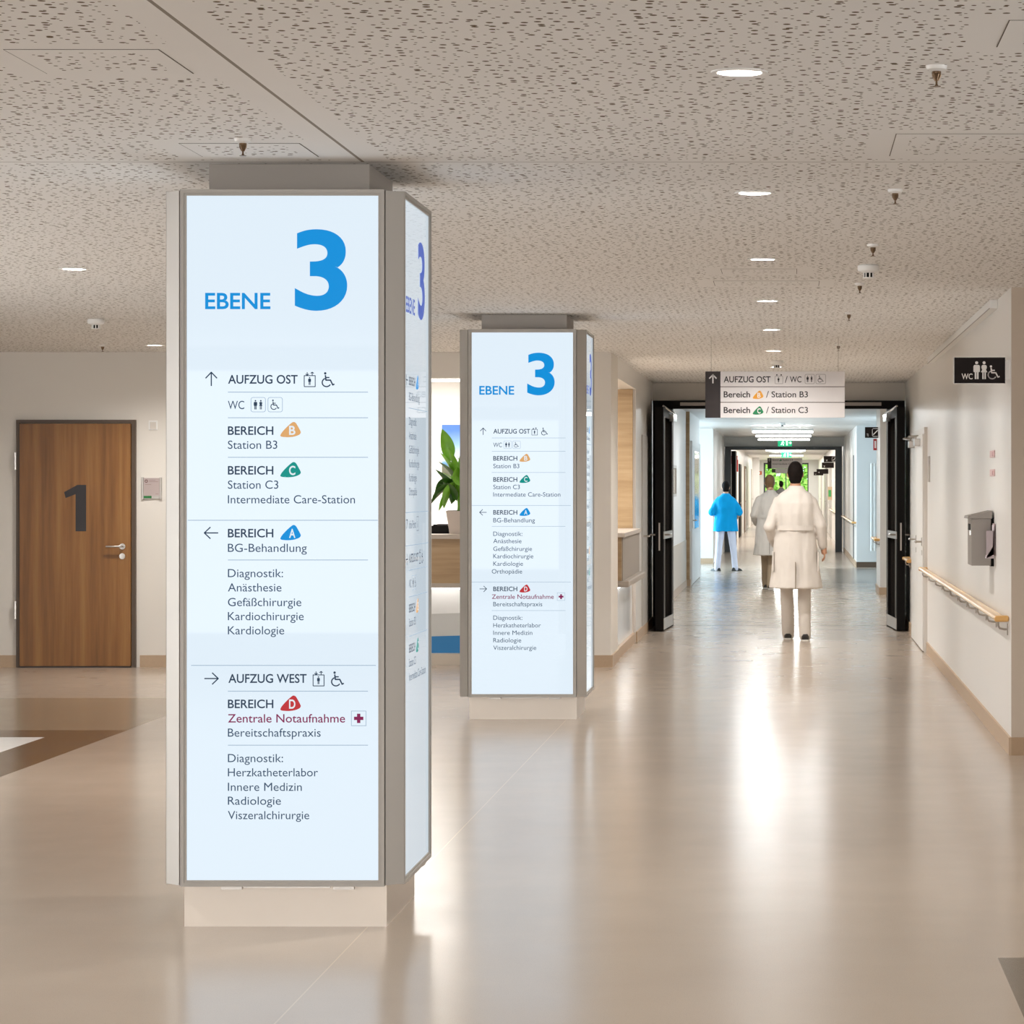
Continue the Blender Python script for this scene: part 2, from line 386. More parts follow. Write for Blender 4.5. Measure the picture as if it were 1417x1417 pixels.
# lobby shell
struct('wall_rear', MB().box(-11.2, 5.2, -4.2, -4.05, 0, 2.85), M_WALL)
struct('wall_left', MB().box(-11.2, -11.05, -4.05, 24.1, 0, 2.85), M_WALL)
struct('wall_lobby_right', MB().box(5.05, 5.2, -4.05, 16.2, 0, 2.85), M_WALLR)
struct('wall_corner_right', MB().box(RX+.002, 5.05, 16.15, 16.3, 0, 2.85), M_WALLR)
struct('wall_right', MB().box(RX, RX+.15, 16.155, 31.1, 0, 2.85), M_WALLG)
struct('wall_front', MB().box(-11.05, -4.6, 23.97, 24.12, 0, 2.85).box(-4.6, -2.0, 23.97, 24.12, 2.525, 2.85).box(-2.0, LX, 23.97, 24.9, 0, 2.85), M_WALL)
struct('wall_corridor_left', MB().box(LX-.15, LX, 24.9, 27.8, 2.56, 2.85).box(LX-.15, LX, 27.8, 31.1, 0, 2.85), M_WALLG)
struct('wall_reception_back', MB().box(-6.5, LX-.15, 27.8, 27.95, 0, 2.85), M_WHITE)
struct('wall_reception_left', MB().box(-6.65, -6.5, 24.12, 27.95, 0, 2.85), M_WHITE)
struct('wall_over_fire_door', MB().box(LX, RX, 31.1, 31.25, 2.545, 2.85), M_WALL)
struct('wall_reception_cladding', MB().box(-2.6, LX-.03, 27.74, 27.8, 0, 2.56), M_OAK)
BH = .105
struct('baseboard_front', MB().box(-11.05, -6.76, 23.955, 23.97, 0, BH).box(-5.68, -4.6, 23.955, 23.97, 0, BH).box(-2.0, LX, 23.955, 23.97, 0, BH), M_BASE)
struct('baseboard_corridor_left', MB().box(LX, LX+.015, 23.955, 24.9, 0, BH).box(LX, LX+.015, 27.8, 31.1, 0, BH), M_BASE)
struct('baseboard_right', MB().box(RX-.015, RX, 16.135, 26.0, 0, BH).box(RX-.015, RX, 28.62, 31.1, 0, BH), M_BASE)
struct('baseboard_corner_right', MB().box(RX, 5.05, 16.135, 16.15, 0, BH), mat('linoleum_skirting_tan', (168, 140, 110), .45, var=.06, nscale=60))
# second corridor
struct('wall_ward_left', MB().box(-1.80, -1.655, 31.25, 43.3, 0, 2.85).box(-1.80, -1.60, 43.3, 47.9, 0, 2.85).box(-1.75, -1.59, 56.15, 65.7, 0, 2.85), M_WALLB)
struct('wall_alcove_back', MB().box(-5, -1.59, 56, 56.15, 0, 2.85), M_WALLB)
struct('wall_alcove_side', MB().box(-5.1, -5, 43, 56.15, 0, 2.85).box(-5, -1.8, 47.75, 47.9, 0, 2.85), M_WALLB)
struct('wall_ward_right', MB().box(2.3, 2.45, 31.25, 39.9, 0, 2.85).box(RX, 2.45, 39.9, 41.6, 0, 2.85).box(RX-.02, 1.45, 53.45, 65.7, 0, 2.85).box(RX, 2.45, 31.1, 31.25, 0, 2.85), M_WALLG)
struct('wall_recess_back', MB().box(RX-.02, 3.3, 53.3, 53.45, 0, 2.85), M_WALLB)
struct('wall_recess_side', MB().box(3.2, 3.3, 41.6, 53.3, 0, 2.85).box(2.45, 3.2, 41.5, 41.6, 0, 2.85), M_WALLB)
struct('wall_over_ward_door', MB().box(-1.59, 1.27, 65.7, 65.85, 2.52, 2.85), M_WALLB)
struct('wall_far_left', MB().box(-1.75, -1.60, 65.85, 125, 0, 2.85), M_WALLG)
struct('wall_far_right', MB().box(1.25, 1.4, 65.85, 125, 0, 2.85), M_WALLG)
struct('wall_far_end', MB().box(-1.6, -1.24, 125, 125.15, 0, 2.85).box(.80, 1.25, 125, 125.15, 0, 2.85).box(-1.24, .80, 125, 125.15, 2.62, 2.85).box(-1.24, .80, 125, 125.15, 0, .5), M_WALLB)
struct('wall_far_pier', MB().box(-1.6, -1.32, 114, 114.5, 0, 2.85), M_WALLB)
struct('baseboard_ward_left', MB().box(-1.655, -1.64, 31.25, 43.3, 0, BH).box(-1.655, -1.60, 43.285, 43.3, 0, BH).box(-1.60, -1.585, 43.3, 47.9, 0, BH).box(-5, -1.59, 55.985, 56, 0, BH), M_BASE)
struct('baseboard_ward_right', MB().box(RX-.015, RX, 39.885, 41.6, 0, BH).box(RX, 2.3, 39.885, 39.9, 0, BH).box(RX-.035, RX-.02, 53.3, 65.7, 0, BH), M_BASE)
struct('baseboard_recess', MB().box(RX-.02, 3.2, 53.285, 53.3, 0, BH), M_BASED)
struct('trim_1', MB().box(-1.66, -1.646, 31.25, 43.29, BH, .73).box(-1.605, -1.592, 43.31, 47.9, BH, .86), M_WAINS)
struct('trim_2', MB().box(-1.662, -1.597, 43.27, 43.3, BH, 2.75), M_OAK)
# far window and trees outside
wf = MB()
for a, b, c, d in ((-1.24, -1.17, .5, 2.62), (.75, .80, .5, 2.62), (-1.24, .80, 2.55, 2.62), (-1.24, .80, .5, .57), (-.25, -.20, .5, 2.62)): wf.box(a, b, 125.0, 125.08, c, d)
w1 = struct('window_1', wf, M_DGREY)
M_GLASS, g = newmat('window_glass', .02, .5); g.b.inputs['Transmission Weight'].default_value = 1; g.b.inputs['IOR'].default_value = 1.1; g.b.inputs['Base Color'].default_value = (.96, 1, .97, 1)
MB().box(-1.2, .77, 125.03, 125.045, .55, 2.57).build('pane', M_GLASS, w1)
M_LEAFT = mat('tree_foliage', (190, 228, 112), .8, var=.25, nscale=2)
M_BARK = mat('bark', (80, 66, 50), .9)
for k, (tx, ty, th) in enumerate([(-1.3, 133, 5.2), (1.3, 137, 5.6), (4.9, 139, 6.2), (-4.9, 137, 6.5)]):
    t = thing('tree', (tx, ty, -.6), ['broad leafy tree left of centre outside the far window', 'leafy tree at the right half of the far window', 'tall leafy tree beyond the right edge of the far window', 'tall leafy tree beyond the left edge of the far window'][k], 'tree', 'trees outside the far window')
    MB().tube([(tx, ty, -.6), (tx+.1, ty, 1), (tx, ty, th*.7)], [.16, .12, .06]).build('trunk', M_BARK, t)
    f = MB(); rr = random.Random(k)
    for i in range(2600):
        a, b = rr.uniform(0, 2*PI), rr.uniform(-1, 1); q = rr.uniform(.6, 1)
        c = Vector((tx+1.7*q*math.cos(a)*math.sqrt(1-b*b), ty+1.3*q*math.sin(a)*math.sqrt(1-b*b), th*.48+th*.5*q*b-.2))
        u = Vector((rr.uniform(-1, 1), rr.uniform(-1, 1), rr.uniform(-1, 1))).normalized()*.18; w = u.orthogonal().normalized()*.12
        f.face([c-u, c+w, c+u, c-w])
    f.build('foliage', M_LEAFT, t)
struct('ground_outside', MB().box(-30, 30, 126, 200, -.7, -.6), mat('lawn', (140, 190, 80), .9, var=.2))

# ---------------------------------------------------------------- illuminated directory pillars
def rows_front():
    """(kind, ...) rows of the first directory face; pixel rows measured on the photo become metres on the face"""
    T = 'text'
    return [
     ('ebene', 281.5, 427, 21.4, 90.4), ('three', 405.7, 429.9, 113, 72.6),
     ('arrow', 290, 524.5, 19, 90), (T, 'AUFZUG OST', 313.2, 530.6, 11.6, 96.5, 1), ('lift', 418.7, 534.9, 20), ('chair', 443, 534.9, 20), ('line', 313, 507, 542.5),
     (T, 'WC', 313, 566, 11.4, 22.7, 0), ('mw', 345, 569.9, 20), ('chairbox', 368.5, 569.9, 20), ('line', 313, 507, 578),
     (T, 'BEREICH', 313, 601.5, 11.4, 63, 1), ('badge', 'B', 385.7, 605, 28.2, 21.2), (T, 'Station B3', 313, 621, 11.3, 68.4, 0), ('line', 313, 507, 632.8),
     (T, 'BEREICH', 313, 656.5, 11.4, 63, 1), ('badge', 'C', 385.7, 660.5, 28.2, 21.2), (T, 'Station C3', 313, 676.3, 11.3, 69.8, 0), (T, 'Intermediate Care-Station', 313, 696.6, 11.3, 176, 0), ('line', 257.5, 520.6, 720),
     ('arrow', 290, 737.5, 19.2, 180), (T, 'BEREICH', 313, 743.5, 11.4, 63, 1), ('badge', 'A', 385.7, 747.7, 28.2, 21.2), (T, 'BG-Behandlung', 313, 763.8, 11.3, 109.3, 0), ('line', 313, 507, 775),
     (T, 'Diagnostik:', 313, 798.8, 11.3, 76.4, 0), (T, 'Anästhesie', 313, 818.6, 11.3, 74.2, 0), (T, 'Gefäßchirurgie', 313, 838.9, 11.3, 101.7, 0), (T, 'Kardiochirurgie', 313, 858.4, 11.3, 105, 0), (T, 'Kardiologie', 313, 878, 11.3, 78, 0), ('line', 262, 518, 921),
     ('arrow', 290, 939.2, 19.2, 0), (T, 'AUFZUG WEST', 313.7, 945, 11.8, 108.4, 1), ('lift', 431, 949.4, 20), ('chair', 456, 949.4, 20), ('line', 313, 507, 956.7),
     (T, 'BEREICH', 313, 980, 11.4, 63, 1), ('badge', 'D', 385.7, 984.2, 28.2, 21.5), ('mag', 'Zentrale Notaufnahme', 313, 1000, 11.4, 162.3), ('cross', 484, 1004.5, 20.3), (T, 'Bereitschaftspraxis', 313, 1019.7, 11.3, 128.5, 0), ('line', 313, 507, 1031.5),
     (T, 'Diagnostik:', 313, 1055, 11.3, 76.4, 0), (T, 'Herzkatheterlabor', 313, 1074.7, 11.3, 124.8, 0), (T, 'Innere Medizin', 313, 1094.8, 11.3, 102.4, 0), (T, 'Radiologie', 313, 1114, 11.3, 73.4, 0), (T, 'Viszeralchirurgie', 313, 1134, 11.3, 112.6, 0)]
S1 = 387.6
def to_m(rows, s, x0, remap=None):
    """pixel rows -> metres (u from the face's left edge, z above the floor)"""
    out = []
    for r in rows:
        k = r[0]; U = lambda p: (p-x0)/s; Z = lambda p: H-(p-PY)/s; L = lambda p: p/s
        if k == 'ebene' or k == 'three': out.append((k, U(r[1]), Z(r[2]), L(r[3]), L(r[4])))
        elif k == 'arrow': out.append((k, U(r[1]), Z(r[2]), L(r[3]), r[4]))
        elif k == 'text': out.append((k, r[1], U(r[2]), Z(r[3]), L(r[4]), L(r[5]), r[6]))
        elif k == 'mag': out.append((k, r[1], U(r[2]), Z(r[3]), L(r[4]), L(r[5])))
        elif k in ('lift', 'chair', 'mw', 'chairbox', 'cross', 'info'): out.append((k, U(r[1]), Z(r[2]), L(r[3])))
        elif k == 'line': out.append((k, U(r[1]), U(r[2]), Z(r[3])))
        elif k == 'badge': out.append((k, r[1], U(r[2]), Z(r[3]), L(r[4]), L(r[5])))
    return out
FRONT1 = to_m(rows_front(), S1, 256)
def shift(rows, pairs):
    pass
# the second pillar's face: same sizes, other rows. scale 204.7 px per metre, rows given as pixel baselines
def rows_second():
    k = 204.7/S1; X = lambda p: 649+3.9+(p-256)*k
    base = {r[1]: r for r in rows_front() if r[0] == 'text'}; R = []
    def t(s, y): q = base[s]; R.append(('text', s, X(q[2]), y, q[4]*k, q[5]*k, q[6]))
    R += [('ebene', 663.7, 545.8, 11.5, 48.3), ('three', 730, 547, 59, 38), ('arrow', 669, 597, 9.6, 90)]
    t('AUFZUG OST', 599.8); R += [('lift', 736.4, 602, 10.2), ('chair', 749.5, 602, 10.2), ('line', 681, 783, 606)]
    t('WC', 618.6); R += [('mw', 697.6, 620.7, 10.6), ('chairbox', 710, 620.7, 10.6), ('line', 681, 783, 624.5)]
    t('BEREICH', 637.2); R.append(('badge', 'B', 719.4, 639, 14.8, 11)); t('Station B3', 647.8); R.append(('line', 681, 783, 653.8))
    t('BEREICH', 666.5); R.append(('badge', 'C', 719.4, 668.3, 14.8, 11)); t('Station C3', 676.8); t('Intermediate Care-Station', 687.2); R.append(('line', 651.5, 790.5, 699.5))
    R.append(('arrow', 669, 709, 9.8, 180)); t('BEREICH', 712); R.append(('badge', 'A', 719.4, 714, 14.8, 11)); t('BG-Behandlung', 722.8); R.append(('line', 681, 783, 728.4))
    for s, y in (('Diagnostik:', 741.6), ('Anästhesie', 751.6), ('Gefäßchirurgie', 762.4), ('Kardiochirurgie', 772.6), ('Kardiologie', 783)): t(s, y)
    R.append(('text', 'Orthopädie', 681, 793.7, 6, 42, 0)); R.append(('line', 651.5, 790.5, 805.5))
    R.append(('arrow', 669, 815, 9.8, 0)); t('BEREICH', 818); R.append(('badge', 'D', 719.4, 820, 14.8, 11)); R.append(('mag', 'Zentrale Notaufnahme', 681, 828.7, 6, 85.8)); R.append(('cross', 771.6, 831, 10.6)); t('Bereitschaftspraxis', 839); R.append(('line', 681, 783, 845))
    for s, y in (('Diagnostik:', 857.8), ('Herzkatheterlabor', 868.3), ('Innere Medizin', 878.6), ('Radiologie', 889), ('Viszeralchirurgie', 899.4)): t(s, y)
    return R
FRONT2 = to_m(rows_second(), 204.7, 653.2)
def rows_side():
    R = [r for r in rows_front() if r[0] in ('ebene', 'three')]
    base = {r[1]: r for r in rows_front() if r[0] == 'text'}
    def t(s, y): q = base[s]; R.append(('text', s, q[2], y, q[4], q[5], q[6]))
    R.append(('arrow', 290, 523, 19, 180)); t('BEREICH', 529); R.append(('badge', 'A', 385.7, 533, 28.2, 21)); t('BG-Behandlung', 551); R.append(('line', 313, 507, 562))
    for s, y in (('Diagnostik:', 586), ('Anästhesie', 606), ('Gefäßchirurgie', 626), ('Kardiochirurgie', 646), ('Kardiologie', 666)): t(s, y)
    R.append(('text', 'Orthopädie', 313, 686, 11.3, 80, 0)); R.append(('line', 257.5, 520.6, 710))
    R += [('arrow', 290, 727, 19, 45), ('text', 'Info-Point', 313, 733, 11.3, 70, 0), ('info', 392, 737, 20), ('line', 257.5, 520.6, 757)]
    R.append(('arrow', 290, 776, 19, 0)); t('AUFZUG OST', 781); R += [('lift', 418.7, 785, 20), ('chair', 443, 785, 20), ('line', 313, 507, 792)]
    t('WC', 817); R += [('mw', 345, 821, 20), ('chairbox', 368.5, 821, 20), ('line', 313, 507, 830)]
    t('BEREICH', 852); R.append(('badge', 'B', 385.7, 856, 28.2, 21)); t('Station B3', 872); R.append(('line', 313, 507, 886))
    t('BEREICH', 909); R.append(('badge', 'C', 385.7, 913, 28.2, 21)); t('Station C3', 929); t('Intermediate Care-Station', 949)
    return R
SIDE = to_m(rows_side(), S1, 256)
def directory(pr, rows, parent, blue=I_BLUE):
    """put the lettering and signs of one face on it, each kind of mark its own mesh"""
    e = .0015
    w = .0042
    for r in rows:
        if r[0] == 'ebene': pr.text('EBENE', r[1], r[2], r[3], r[4], .018, 0, e); pr.build('level_word', blue, parent)
        if r[0] == 'three': pr.text('3', r[1], r[2], r[3], r[4], .022, 0, e, True); pr.build('level_number', blue, parent)
    for r in rows:
        if r[0] == 'text': pr.text(r[1], r[2], r[3], r[4], r[5], .014 if r[6] else 0, 0, e); pr.build('directory_line', I_DARK if r[6] else I_MID, parent)
    for r in rows:
        if r[0] == 'line': pr.rect(r[1], r[2], r[3]-.0012, r[3]+.0012, 0, e); pr.build('divider_line', I_LINE, parent)
    for r in rows:
        k = r[0]
        if k == 'mag': pr.text(r[1], r[2], r[3], r[4], r[5], .006, 0, e); pr.build('emergency_lettering', I_MAG, parent)
        elif k == 'arrow': pr.arrow(r[1], r[2], r[3], math.radians(r[4]), w, 0, e); pr.build('arrow', I_DARK, parent)
        elif k == 'lift': pr.lift(r[1], r[2], r[3], 0, e, .003); pr.build('lift_pictogram', I_DARK, parent)
        elif k == 'chair': pr.chair(r[1], r[2], r[3], 0, e); pr.build('wheelchair_pictogram', I_DARK, parent)
        elif k == 'mw':
            a = r[3]; pr.rrect(r[1], r[1]+a, r[2], r[2]+a, .0018, a*.14, 1, e); pr.man(r[1]+a*.19, r[2]+a*.17, a*.66, 0, e); pr.woman(r[1]+a*.56, r[2]+a*.17, a*.66, 0, e)
            pr.build('toilet_pictogram', [I_DARK, I_LINE], parent)
        elif k == 'chairbox':
            a = r[3]; pr.rrect(r[1], r[1]+a, r[2], r[2]+a, .0018, a*.14, 1, e); pr.chair(r[1]+a*.18, r[2]+a*.17, a*.68, 0, e)
            pr.build('wheelchair_pictogram', [I_DARK, I_LINE], parent)
        elif k == 'info':
            a = r[3]; pr.line([(r[1], r[2]), (r[1]+a, r[2]), (r[1]+a, r[2]+a), (r[1], r[2]+a)], .002, 0, e, True); pr.text('i', r[1]+a*.42, r[2]+a*.2, a*.5, a*.14, .01, 0, e); pr.build('information_pictogram', I_DARK, parent)
        elif k == 'cross':
            a = r[3]; pr.line([(r[1], r[2]), (r[1]+a, r[2]), (r[1]+a, r[2]+a), (r[1], r[2]+a)], .002, 1, e, True)
            c = (r[1]+a/2, r[2]+a/2); q = a*.32; v = a*.115
            pr.poly([(c[0]+i, c[1]+j) for i, j in ((-v, -q), (v, -q), (v, -v), (q, -v), (q, v), (v, v), (v, q), (-v, q), (-v, v), (-q, v), (-q, -v), (-v, -v))], 0, e)
            pr.build('first_aid_pictogram', [I_MAG, I_LINE], parent)
        elif k == 'badge':
            pr.badge(r[2], r[3], r[4], r[5], 0, r[1], 1, e); pr.build('area_badge', [{'A': I_BLUE, 'B': I_TAN, 'C': I_TEAL, 'D': I_RED}[r[1]], I_WHITE], parent)
def light_box(parent, cx, cy, ax, z0, z1, rows, blue=I_BLUE):
    """one lit face: ax 0 front (-Y), 1 right (+X), 2 back, 3 left; half-width .3645, face .4295 from the axis"""
    R = [Vector((1, 0, 0)), Vector((0, 1, 0)), Vector((-1, 0, 0)), Vector((0, -1, 0))][ax]
    N = [Vector((0, -1, 0)), Vector((1, 0, 0)), Vector((0, 1, 0)), Vector((-1, 0, 0))][ax]
    c = Vector((cx, cy, 0)); hw = .3645; out = .4295
    def P(u, d, z): p = c+R*u+N*d; return (p.x, p.y, z)
    def bx(mb, u0, u1, d0, d1, za, zb, mi=0):
        vs = [P(u, d, z) for z in (za, zb) for d in (d0, d1) for u in (u0, u1)]
        mb.add(vs, [(0, 2, 3, 1), (4, 5, 7, 6), (0, 1, 5, 4), (2, 6, 7, 3), (0, 4, 6, 2), (1, 3, 7, 5)], mi)
    f = MB(); g1, g2 = .013, .022      # outer rim stands 10 mm proud, inner bead a little lower
    for o0, o1, dd in ((0, g1, out), (g1, g2, out-.005)):
        bx(f, -hw+o0, -hw+o1, out-.045, dd, z0+o0, z1-o0); bx(f, hw-o1, hw-o0, out-.045, dd, z0+o0, z1-o0)
        bx(f, -hw+o1, hw-o1, out-.045, dd, z1-o1, z1-o0); bx(f, -hw+o1, hw-o1, out-.045, dd, z0+o0, z0+o1)
    bx(f, -hw+.002, hw-.002, out-.07, out-.045, z0+.002, z1-.002)
    box = f.build('light_box', M_ALU, parent)
    s = MB(); bx(s, -hw+g2, hw-g2, out-.02, out-.010, z0+g2, z1-g2); s.build('sign_face', M_FACE, box)
    if ax in (0, 1):
        h = MB()
        for u in (-.22, .18): bx(h, u, u+.075, out-.03, out-.008, z0-.012, z0-.001)
        bx(h, -.14, .17, out-.03, out-.012, z0-.006, z0-.001); h.build('hinge_rail', M_STEEL, box)
    pr = Pr(P(-hw+g2, out-.010, 0), R, N)
    if rows: directory(pr, rows, box, blue)
    return box
def sign_pillar(cy_front, rows0, rows1, label):
    cx = -1.8165; cy = cy_front+.3635
    t = thing('directory_pillar', (cx, cy, 0), label, 'sign pillar', 'lit directory pillars')
    MB().box(cx-.29, cx+.29, cy-.29, cy+.29, 2.60, CEIL-.001).build('column_shaft', M_GREYPAINT, t)
    q = .3635; p = MB().box(cx-q, cx+q, cy-q, cy+q, 0, .165)
    p.build('plinth', M_PLINTH, t)
    z0, z1 = .153, 2.643
    k = .36; e = .352
    core = MB().prism([(cx-k, cy-e), (cx-e, cy-k), (cx+e, cy-k), (cx+k, cy-e), (cx+k, cy+e), (cx+e, cy+k), (cx-e, cy+k), (cx-k, cy+e)], .16, 2.636); core.build('inner_casing', M_ALUD, t)
    light_box(t, cx, cy, 0, z0, z1, rows0); light_box(t, cx, cy, 1, z0, z1, rows1, I_VIO)
    light_box(t, cx, cy, 2, z0, z1, None); light_box(t, cx, cy, 3, z0, z1, None)
    # chamfered corner profiles between the boxes
    for sx, sy in ((-1, -1), (1, -1), (1, 1), (-1, 1)):
        a, b = .369, .4265
        pts = [(a, b), (b, a), (b-.02, .36), (.36, b-.02)] if True else 0
        MB().prism([(cx+sx*x, cy+sy*y) for x, y in ((a, b), (b, a), (b-.012, a-.006), (.362, .362), (a-.006, b-.012))], z0+.004, z1-.004).build('corner_profile', M_ALU, t)
    return t
sign_pillar(9.87, FRONT1, SIDE, 'large lit hospital directory pillar in the foreground, also listing AUFZUG WEST')
sign_pillar(18.63, FRONT2, SIDE, 'smaller-looking lit directory pillar further back, listing Orthopädie and standing before the reception')

# ---------------------------------------------------------------- ceiling things
for i, (a, b, c, d) in enumerate(ACCESS):
    z = CEIL
    lab = ['square ceiling access panel at upper left, left of the long ceiling joint', 'ceiling access panel right in front of the foreground pillar', 'wide ceiling access panel at the right edge above the corridor mouth',
           'ceiling access panel in the upper right corner beside the first sprinkler', 'wider access panel in the ceiling beyond the third corridor downlight', 'small access panel in the ceiling just behind the third corridor downlight'][i]
    t = thing('ceiling_access_panel', ((a+b)/2, (c+d)/2, z), lab, 'access panel', 'ceiling access panels')
    MB().box(a-.003, b+.003, c, d, z-.0012, z-.0002).build('shadow_gap', mat('shadow_gap', (96, 84, 70), .8), t)
    m = ceiling_material('perforated_hatch', [(-9, 9, -9, -(d-c)/2+.05), (-9, 9, (d-c)/2-.05, 9), (-9, -(b-a)/2+.05, -9, 9), ((b-a)/2-.05, 9, -9, 9)], [])
    MB().box(a, b, c+.001, d-.001, z-.0018, z-.0013).build('hatch', m, t)
def downlight_proto():
    t = thing('downlight', (0, 0, CEIL), 'x', 'ceiling lamp', 'round recessed downlights')
    z = CEIL
    MB().lathe([(.063, .0), (.063, -.003), (.072, -.006), (.080, -.004), (.081, -.0005), (.063, -.0005)], (0, 0, z), 36, cap=False).build('trim_ring', M_WHITE, t, True)
    MB().lathe([(.064, .0), (.064, .012), (.048, .075), (.046, .08)], (0, 0, z), 36, cap=False).build('reflector', M_CHROME, t, True)
    MB().lathe([(.0635, -.001), (.0635, .004), (.0600, .005), (.0600, -.001)], (0, 0, z), 36, cap=False).build('diffuser_ring', M_LAMP, t, True)
    MB().lathe([(.047, .070), (.001, .070)], (0, 0, z), 24, cap=False).build('lamp', M_LAMP, t)
    return t
dl = downlight_proto()
names = ['nearest', 'second', 'third', 'fourth', 'fifth', 'sixth', 'seventh', 'last, sign-hidden']
DLAB = [f'{n} lit round downlight in the row along the corridor ceiling' for n in names] + \
  ['lit round downlight left of the foreground pillar', 'lit round downlight near the wall beside the numbered wooden door'] + ['round recessed downlight of the lobby ceiling outside the picture']*7
for i, (x, y) in enumerate(DL):
    o = dl if i == 0 else copy_tree(dl)
    o.location = (x, y, CEIL); o['label'] = DLAB[i]
    L = bpy.data.lights.new('downlight_bulb', 'AREA'); L.shape = 'DISK'; L.size = .085; L.energy = 15; L.color = WARM; L.spread = math.radians(150)
    lo = bpy.data.objects.new('downlight_bulb', L); C.objects.link(lo); lo.location = (0, 0, .019); lo.parent = o
def sprinkler_proto():
    t = thing('sprinkler', (0, 0, CEIL), 'x', 'sprinkler', 'ceiling sprinklers'); z = CEIL
    MB().lathe([(.030, 0), (.028, -.010), (.016, -.016), (.001, -.016)], (0, 0, z), 20, cap=False).build('escutcheon', M_WHITE, t, True)
    b = MB().lathe([(.013, -.015), (.013, -.022), (.008, -.024), (.005, -.024)], (0, 0, z), 14)
    b.tube([(-.011, 0, z-.022), (-.010, 0, z-.030), (-.003, 0, z-.042)], .0022, 6).tube([(.011, 0, z-.022), (.010, 0, z-.030), (.003, 0, z-.042)], .0022, 6)
    b.lathe([(.011, -.022), (.006, -.034), (.003, -.042)], (0, 0, z), 10)
    b.tube([(0, 0, z-.04), (0, 0, z-.056)], .003, 8).build('frame_arms', M_BRASSY, t, True)
    d = MB().lathe([(.004, -.052), (.005, -.055), (.012, -.057), (.012, -.0585), (.001, -.0585)], (0, 0, z), 12); d.build('deflector', M_BRASSY, t)
    return t
sp = sprinkler_proto()
SPK = [(.404, 7.62, 'nearest ceiling sprinkler, at the upper right beside the first downlight'), (.41, 10.8, 'second ceiling sprinkler of the right-hand row'), (.396, 13.25, 'third ceiling sprinkler on the right, just before the smoke detector'),
       (.396, 15.8, 'ceiling sprinkler right behind the smoke detector on the right'), (.39, 18.45, 'fifth ceiling sprinkler of the row above the corridor'), (.39, 22.6, 'farthest ceiling sprinkler above the hanging sign'),
       (-1.84, 9.22, 'ceiling sprinkler in front of the foreground pillar'), (-5.69, 22.7, 'small ceiling sprinkler above the numbered wooden door')]
for i, (x, y, l) in enumerate(SPK):
    o = sp if i == 0 else copy_tree(sp); o.location = (x, y, CEIL); o['label'] = l
def detector_proto():
    t = thing('smoke_detector', (0, 0, CEIL), 'x', 'smoke detector', 'smoke detectors'); z = CEIL
    MB().lathe([(.050, 0), (.052, -.004), (.058, -.006), (.058, -.028), (.054, -.033), (.034, -.040), (.03, -.042)], (0, 0, z), 28).build('base', M_WHITE, t, True)
    b = MB()
    for k in range(8):
        a = 2*PI*k/8+.2; b.box(.026*math.cos(a)-.003, .026*math.cos(a)+.003, .026*math.sin(a)-.003, .026*math.sin(a)+.003, z-.066, z-.042)
    b.lathe([(.032, -.066), (.032, -.070), (.02, -.073)], (0, 0, z), 20); b.build('sensor_cage', M_WHITE, t)
    MB().lathe([(.022, -.042), (.022, -.066)], (0, 0, z), 16).build('sensor_core', M_BLACK, t)
    return t
sd = detector_proto()
for i, (x, y, l) in enumerate([(.41, 14.5, 'white smoke detector between two sprinklers on the right'), (-.13, 25.6, 'white smoke detector above the hanging sign by the last downlights'), (-4.86, 19.2, 'white smoke detector left of the foreground pillar'), (-.16, 50.9, 'smoke detector in the blue-lit corridor below the hanging sign')]):
    o = sd if i == 0 else copy_tree(sd); o.location = (x, y, CEIL); o['label'] = l
t = thing('cable_trunking', (RX, 21, 2.7), 'long white trunking along the top of the right corridor wall', 'cable duct')
MB().box(RX-.05, RX, 17.2, 25, 2.695, CEIL-.001, b=.003).build('duct_cover', M_WHITE, t)
MB().box(RX-.054, RX-.05, 17.2, 25, 2.692, 2.697).build('lip', M_GREYPAINT, t)

# ---------------------------------------------------------------- left: numbered wooden door and wall fittings
yw = 23.97; s = 158.5
X = lambda p: (p-PX)/s; Z = lambda p: H-(p-PY)/s
d1 = MB(); fx0, fx1, fz = X(24), X(189), Z(581)
d1.box(fx0, fx0+.03, yw-.035, yw, 0, fz).box(fx1-.035, fx1, yw-.035, yw, 0, fz).box(fx0+.03, fx1-.035, yw-.035, yw, fz-.03, fz)
door = struct('door_1', d1, mat('door_frame_brown', (86, 70, 56), .5))
leaf = MB().box(fx0+.034, fx1-.039, yw-.05, yw-.002, .012, fz-.034, b=.002).build('door_leaf', M_WALNUT, door)
MB().box(fx0+.04, fx1-.045, yw-.052, yw-.002, 0, .011).build('drop_seal', M_BROWNBLK, door)
for z in (1.72, .42): MB().box(fx0-.012, fx0+.006, yw-.05, yw-.034, z, z+.16, b=.003).build('hinge', M_STEEL, door)
pr = Pr((0, yw-.0512, 0), (1, 0, 0), (0, -1, 0))
u0, u1, v0, v1 = X(91), X(121.5), Z(735), Z(671)
wd = u1-u0; ht = v1-v0
pr.poly([(u0+wd*.52, v0), (u1, v0), (u1, v1), (u0+wd*.60, v1), (u0+wd*.10, v1-ht*.13), (u0, v1-ht*.155), (u0+wd*.07, v1-ht*.285), (u0+wd*.52, v1-ht*.20)], 0, 0)
pr.build('door_number', mat('door_number_dark', (46, 42, 44), .5), door)
h = MB(); hx, hz = X(171.5), Z(756)
h.lathe([(.026, 0), (.026, .008), (.012, .009)], (0, 0, 0), 20)
for i in range(len(h.v)): v = h.v[i]; h.v[i] = (hx+v[0], yw-.05-v[2], hz+v[1])
h.tube([(hx, yw-.055, hz), (hx, yw-.10, hz), (hx-.012, yw-.107, hz), (hx-.13, yw-.107, hz)], .009, 10)
h.build('door_handle', M_STEEL, door, True)
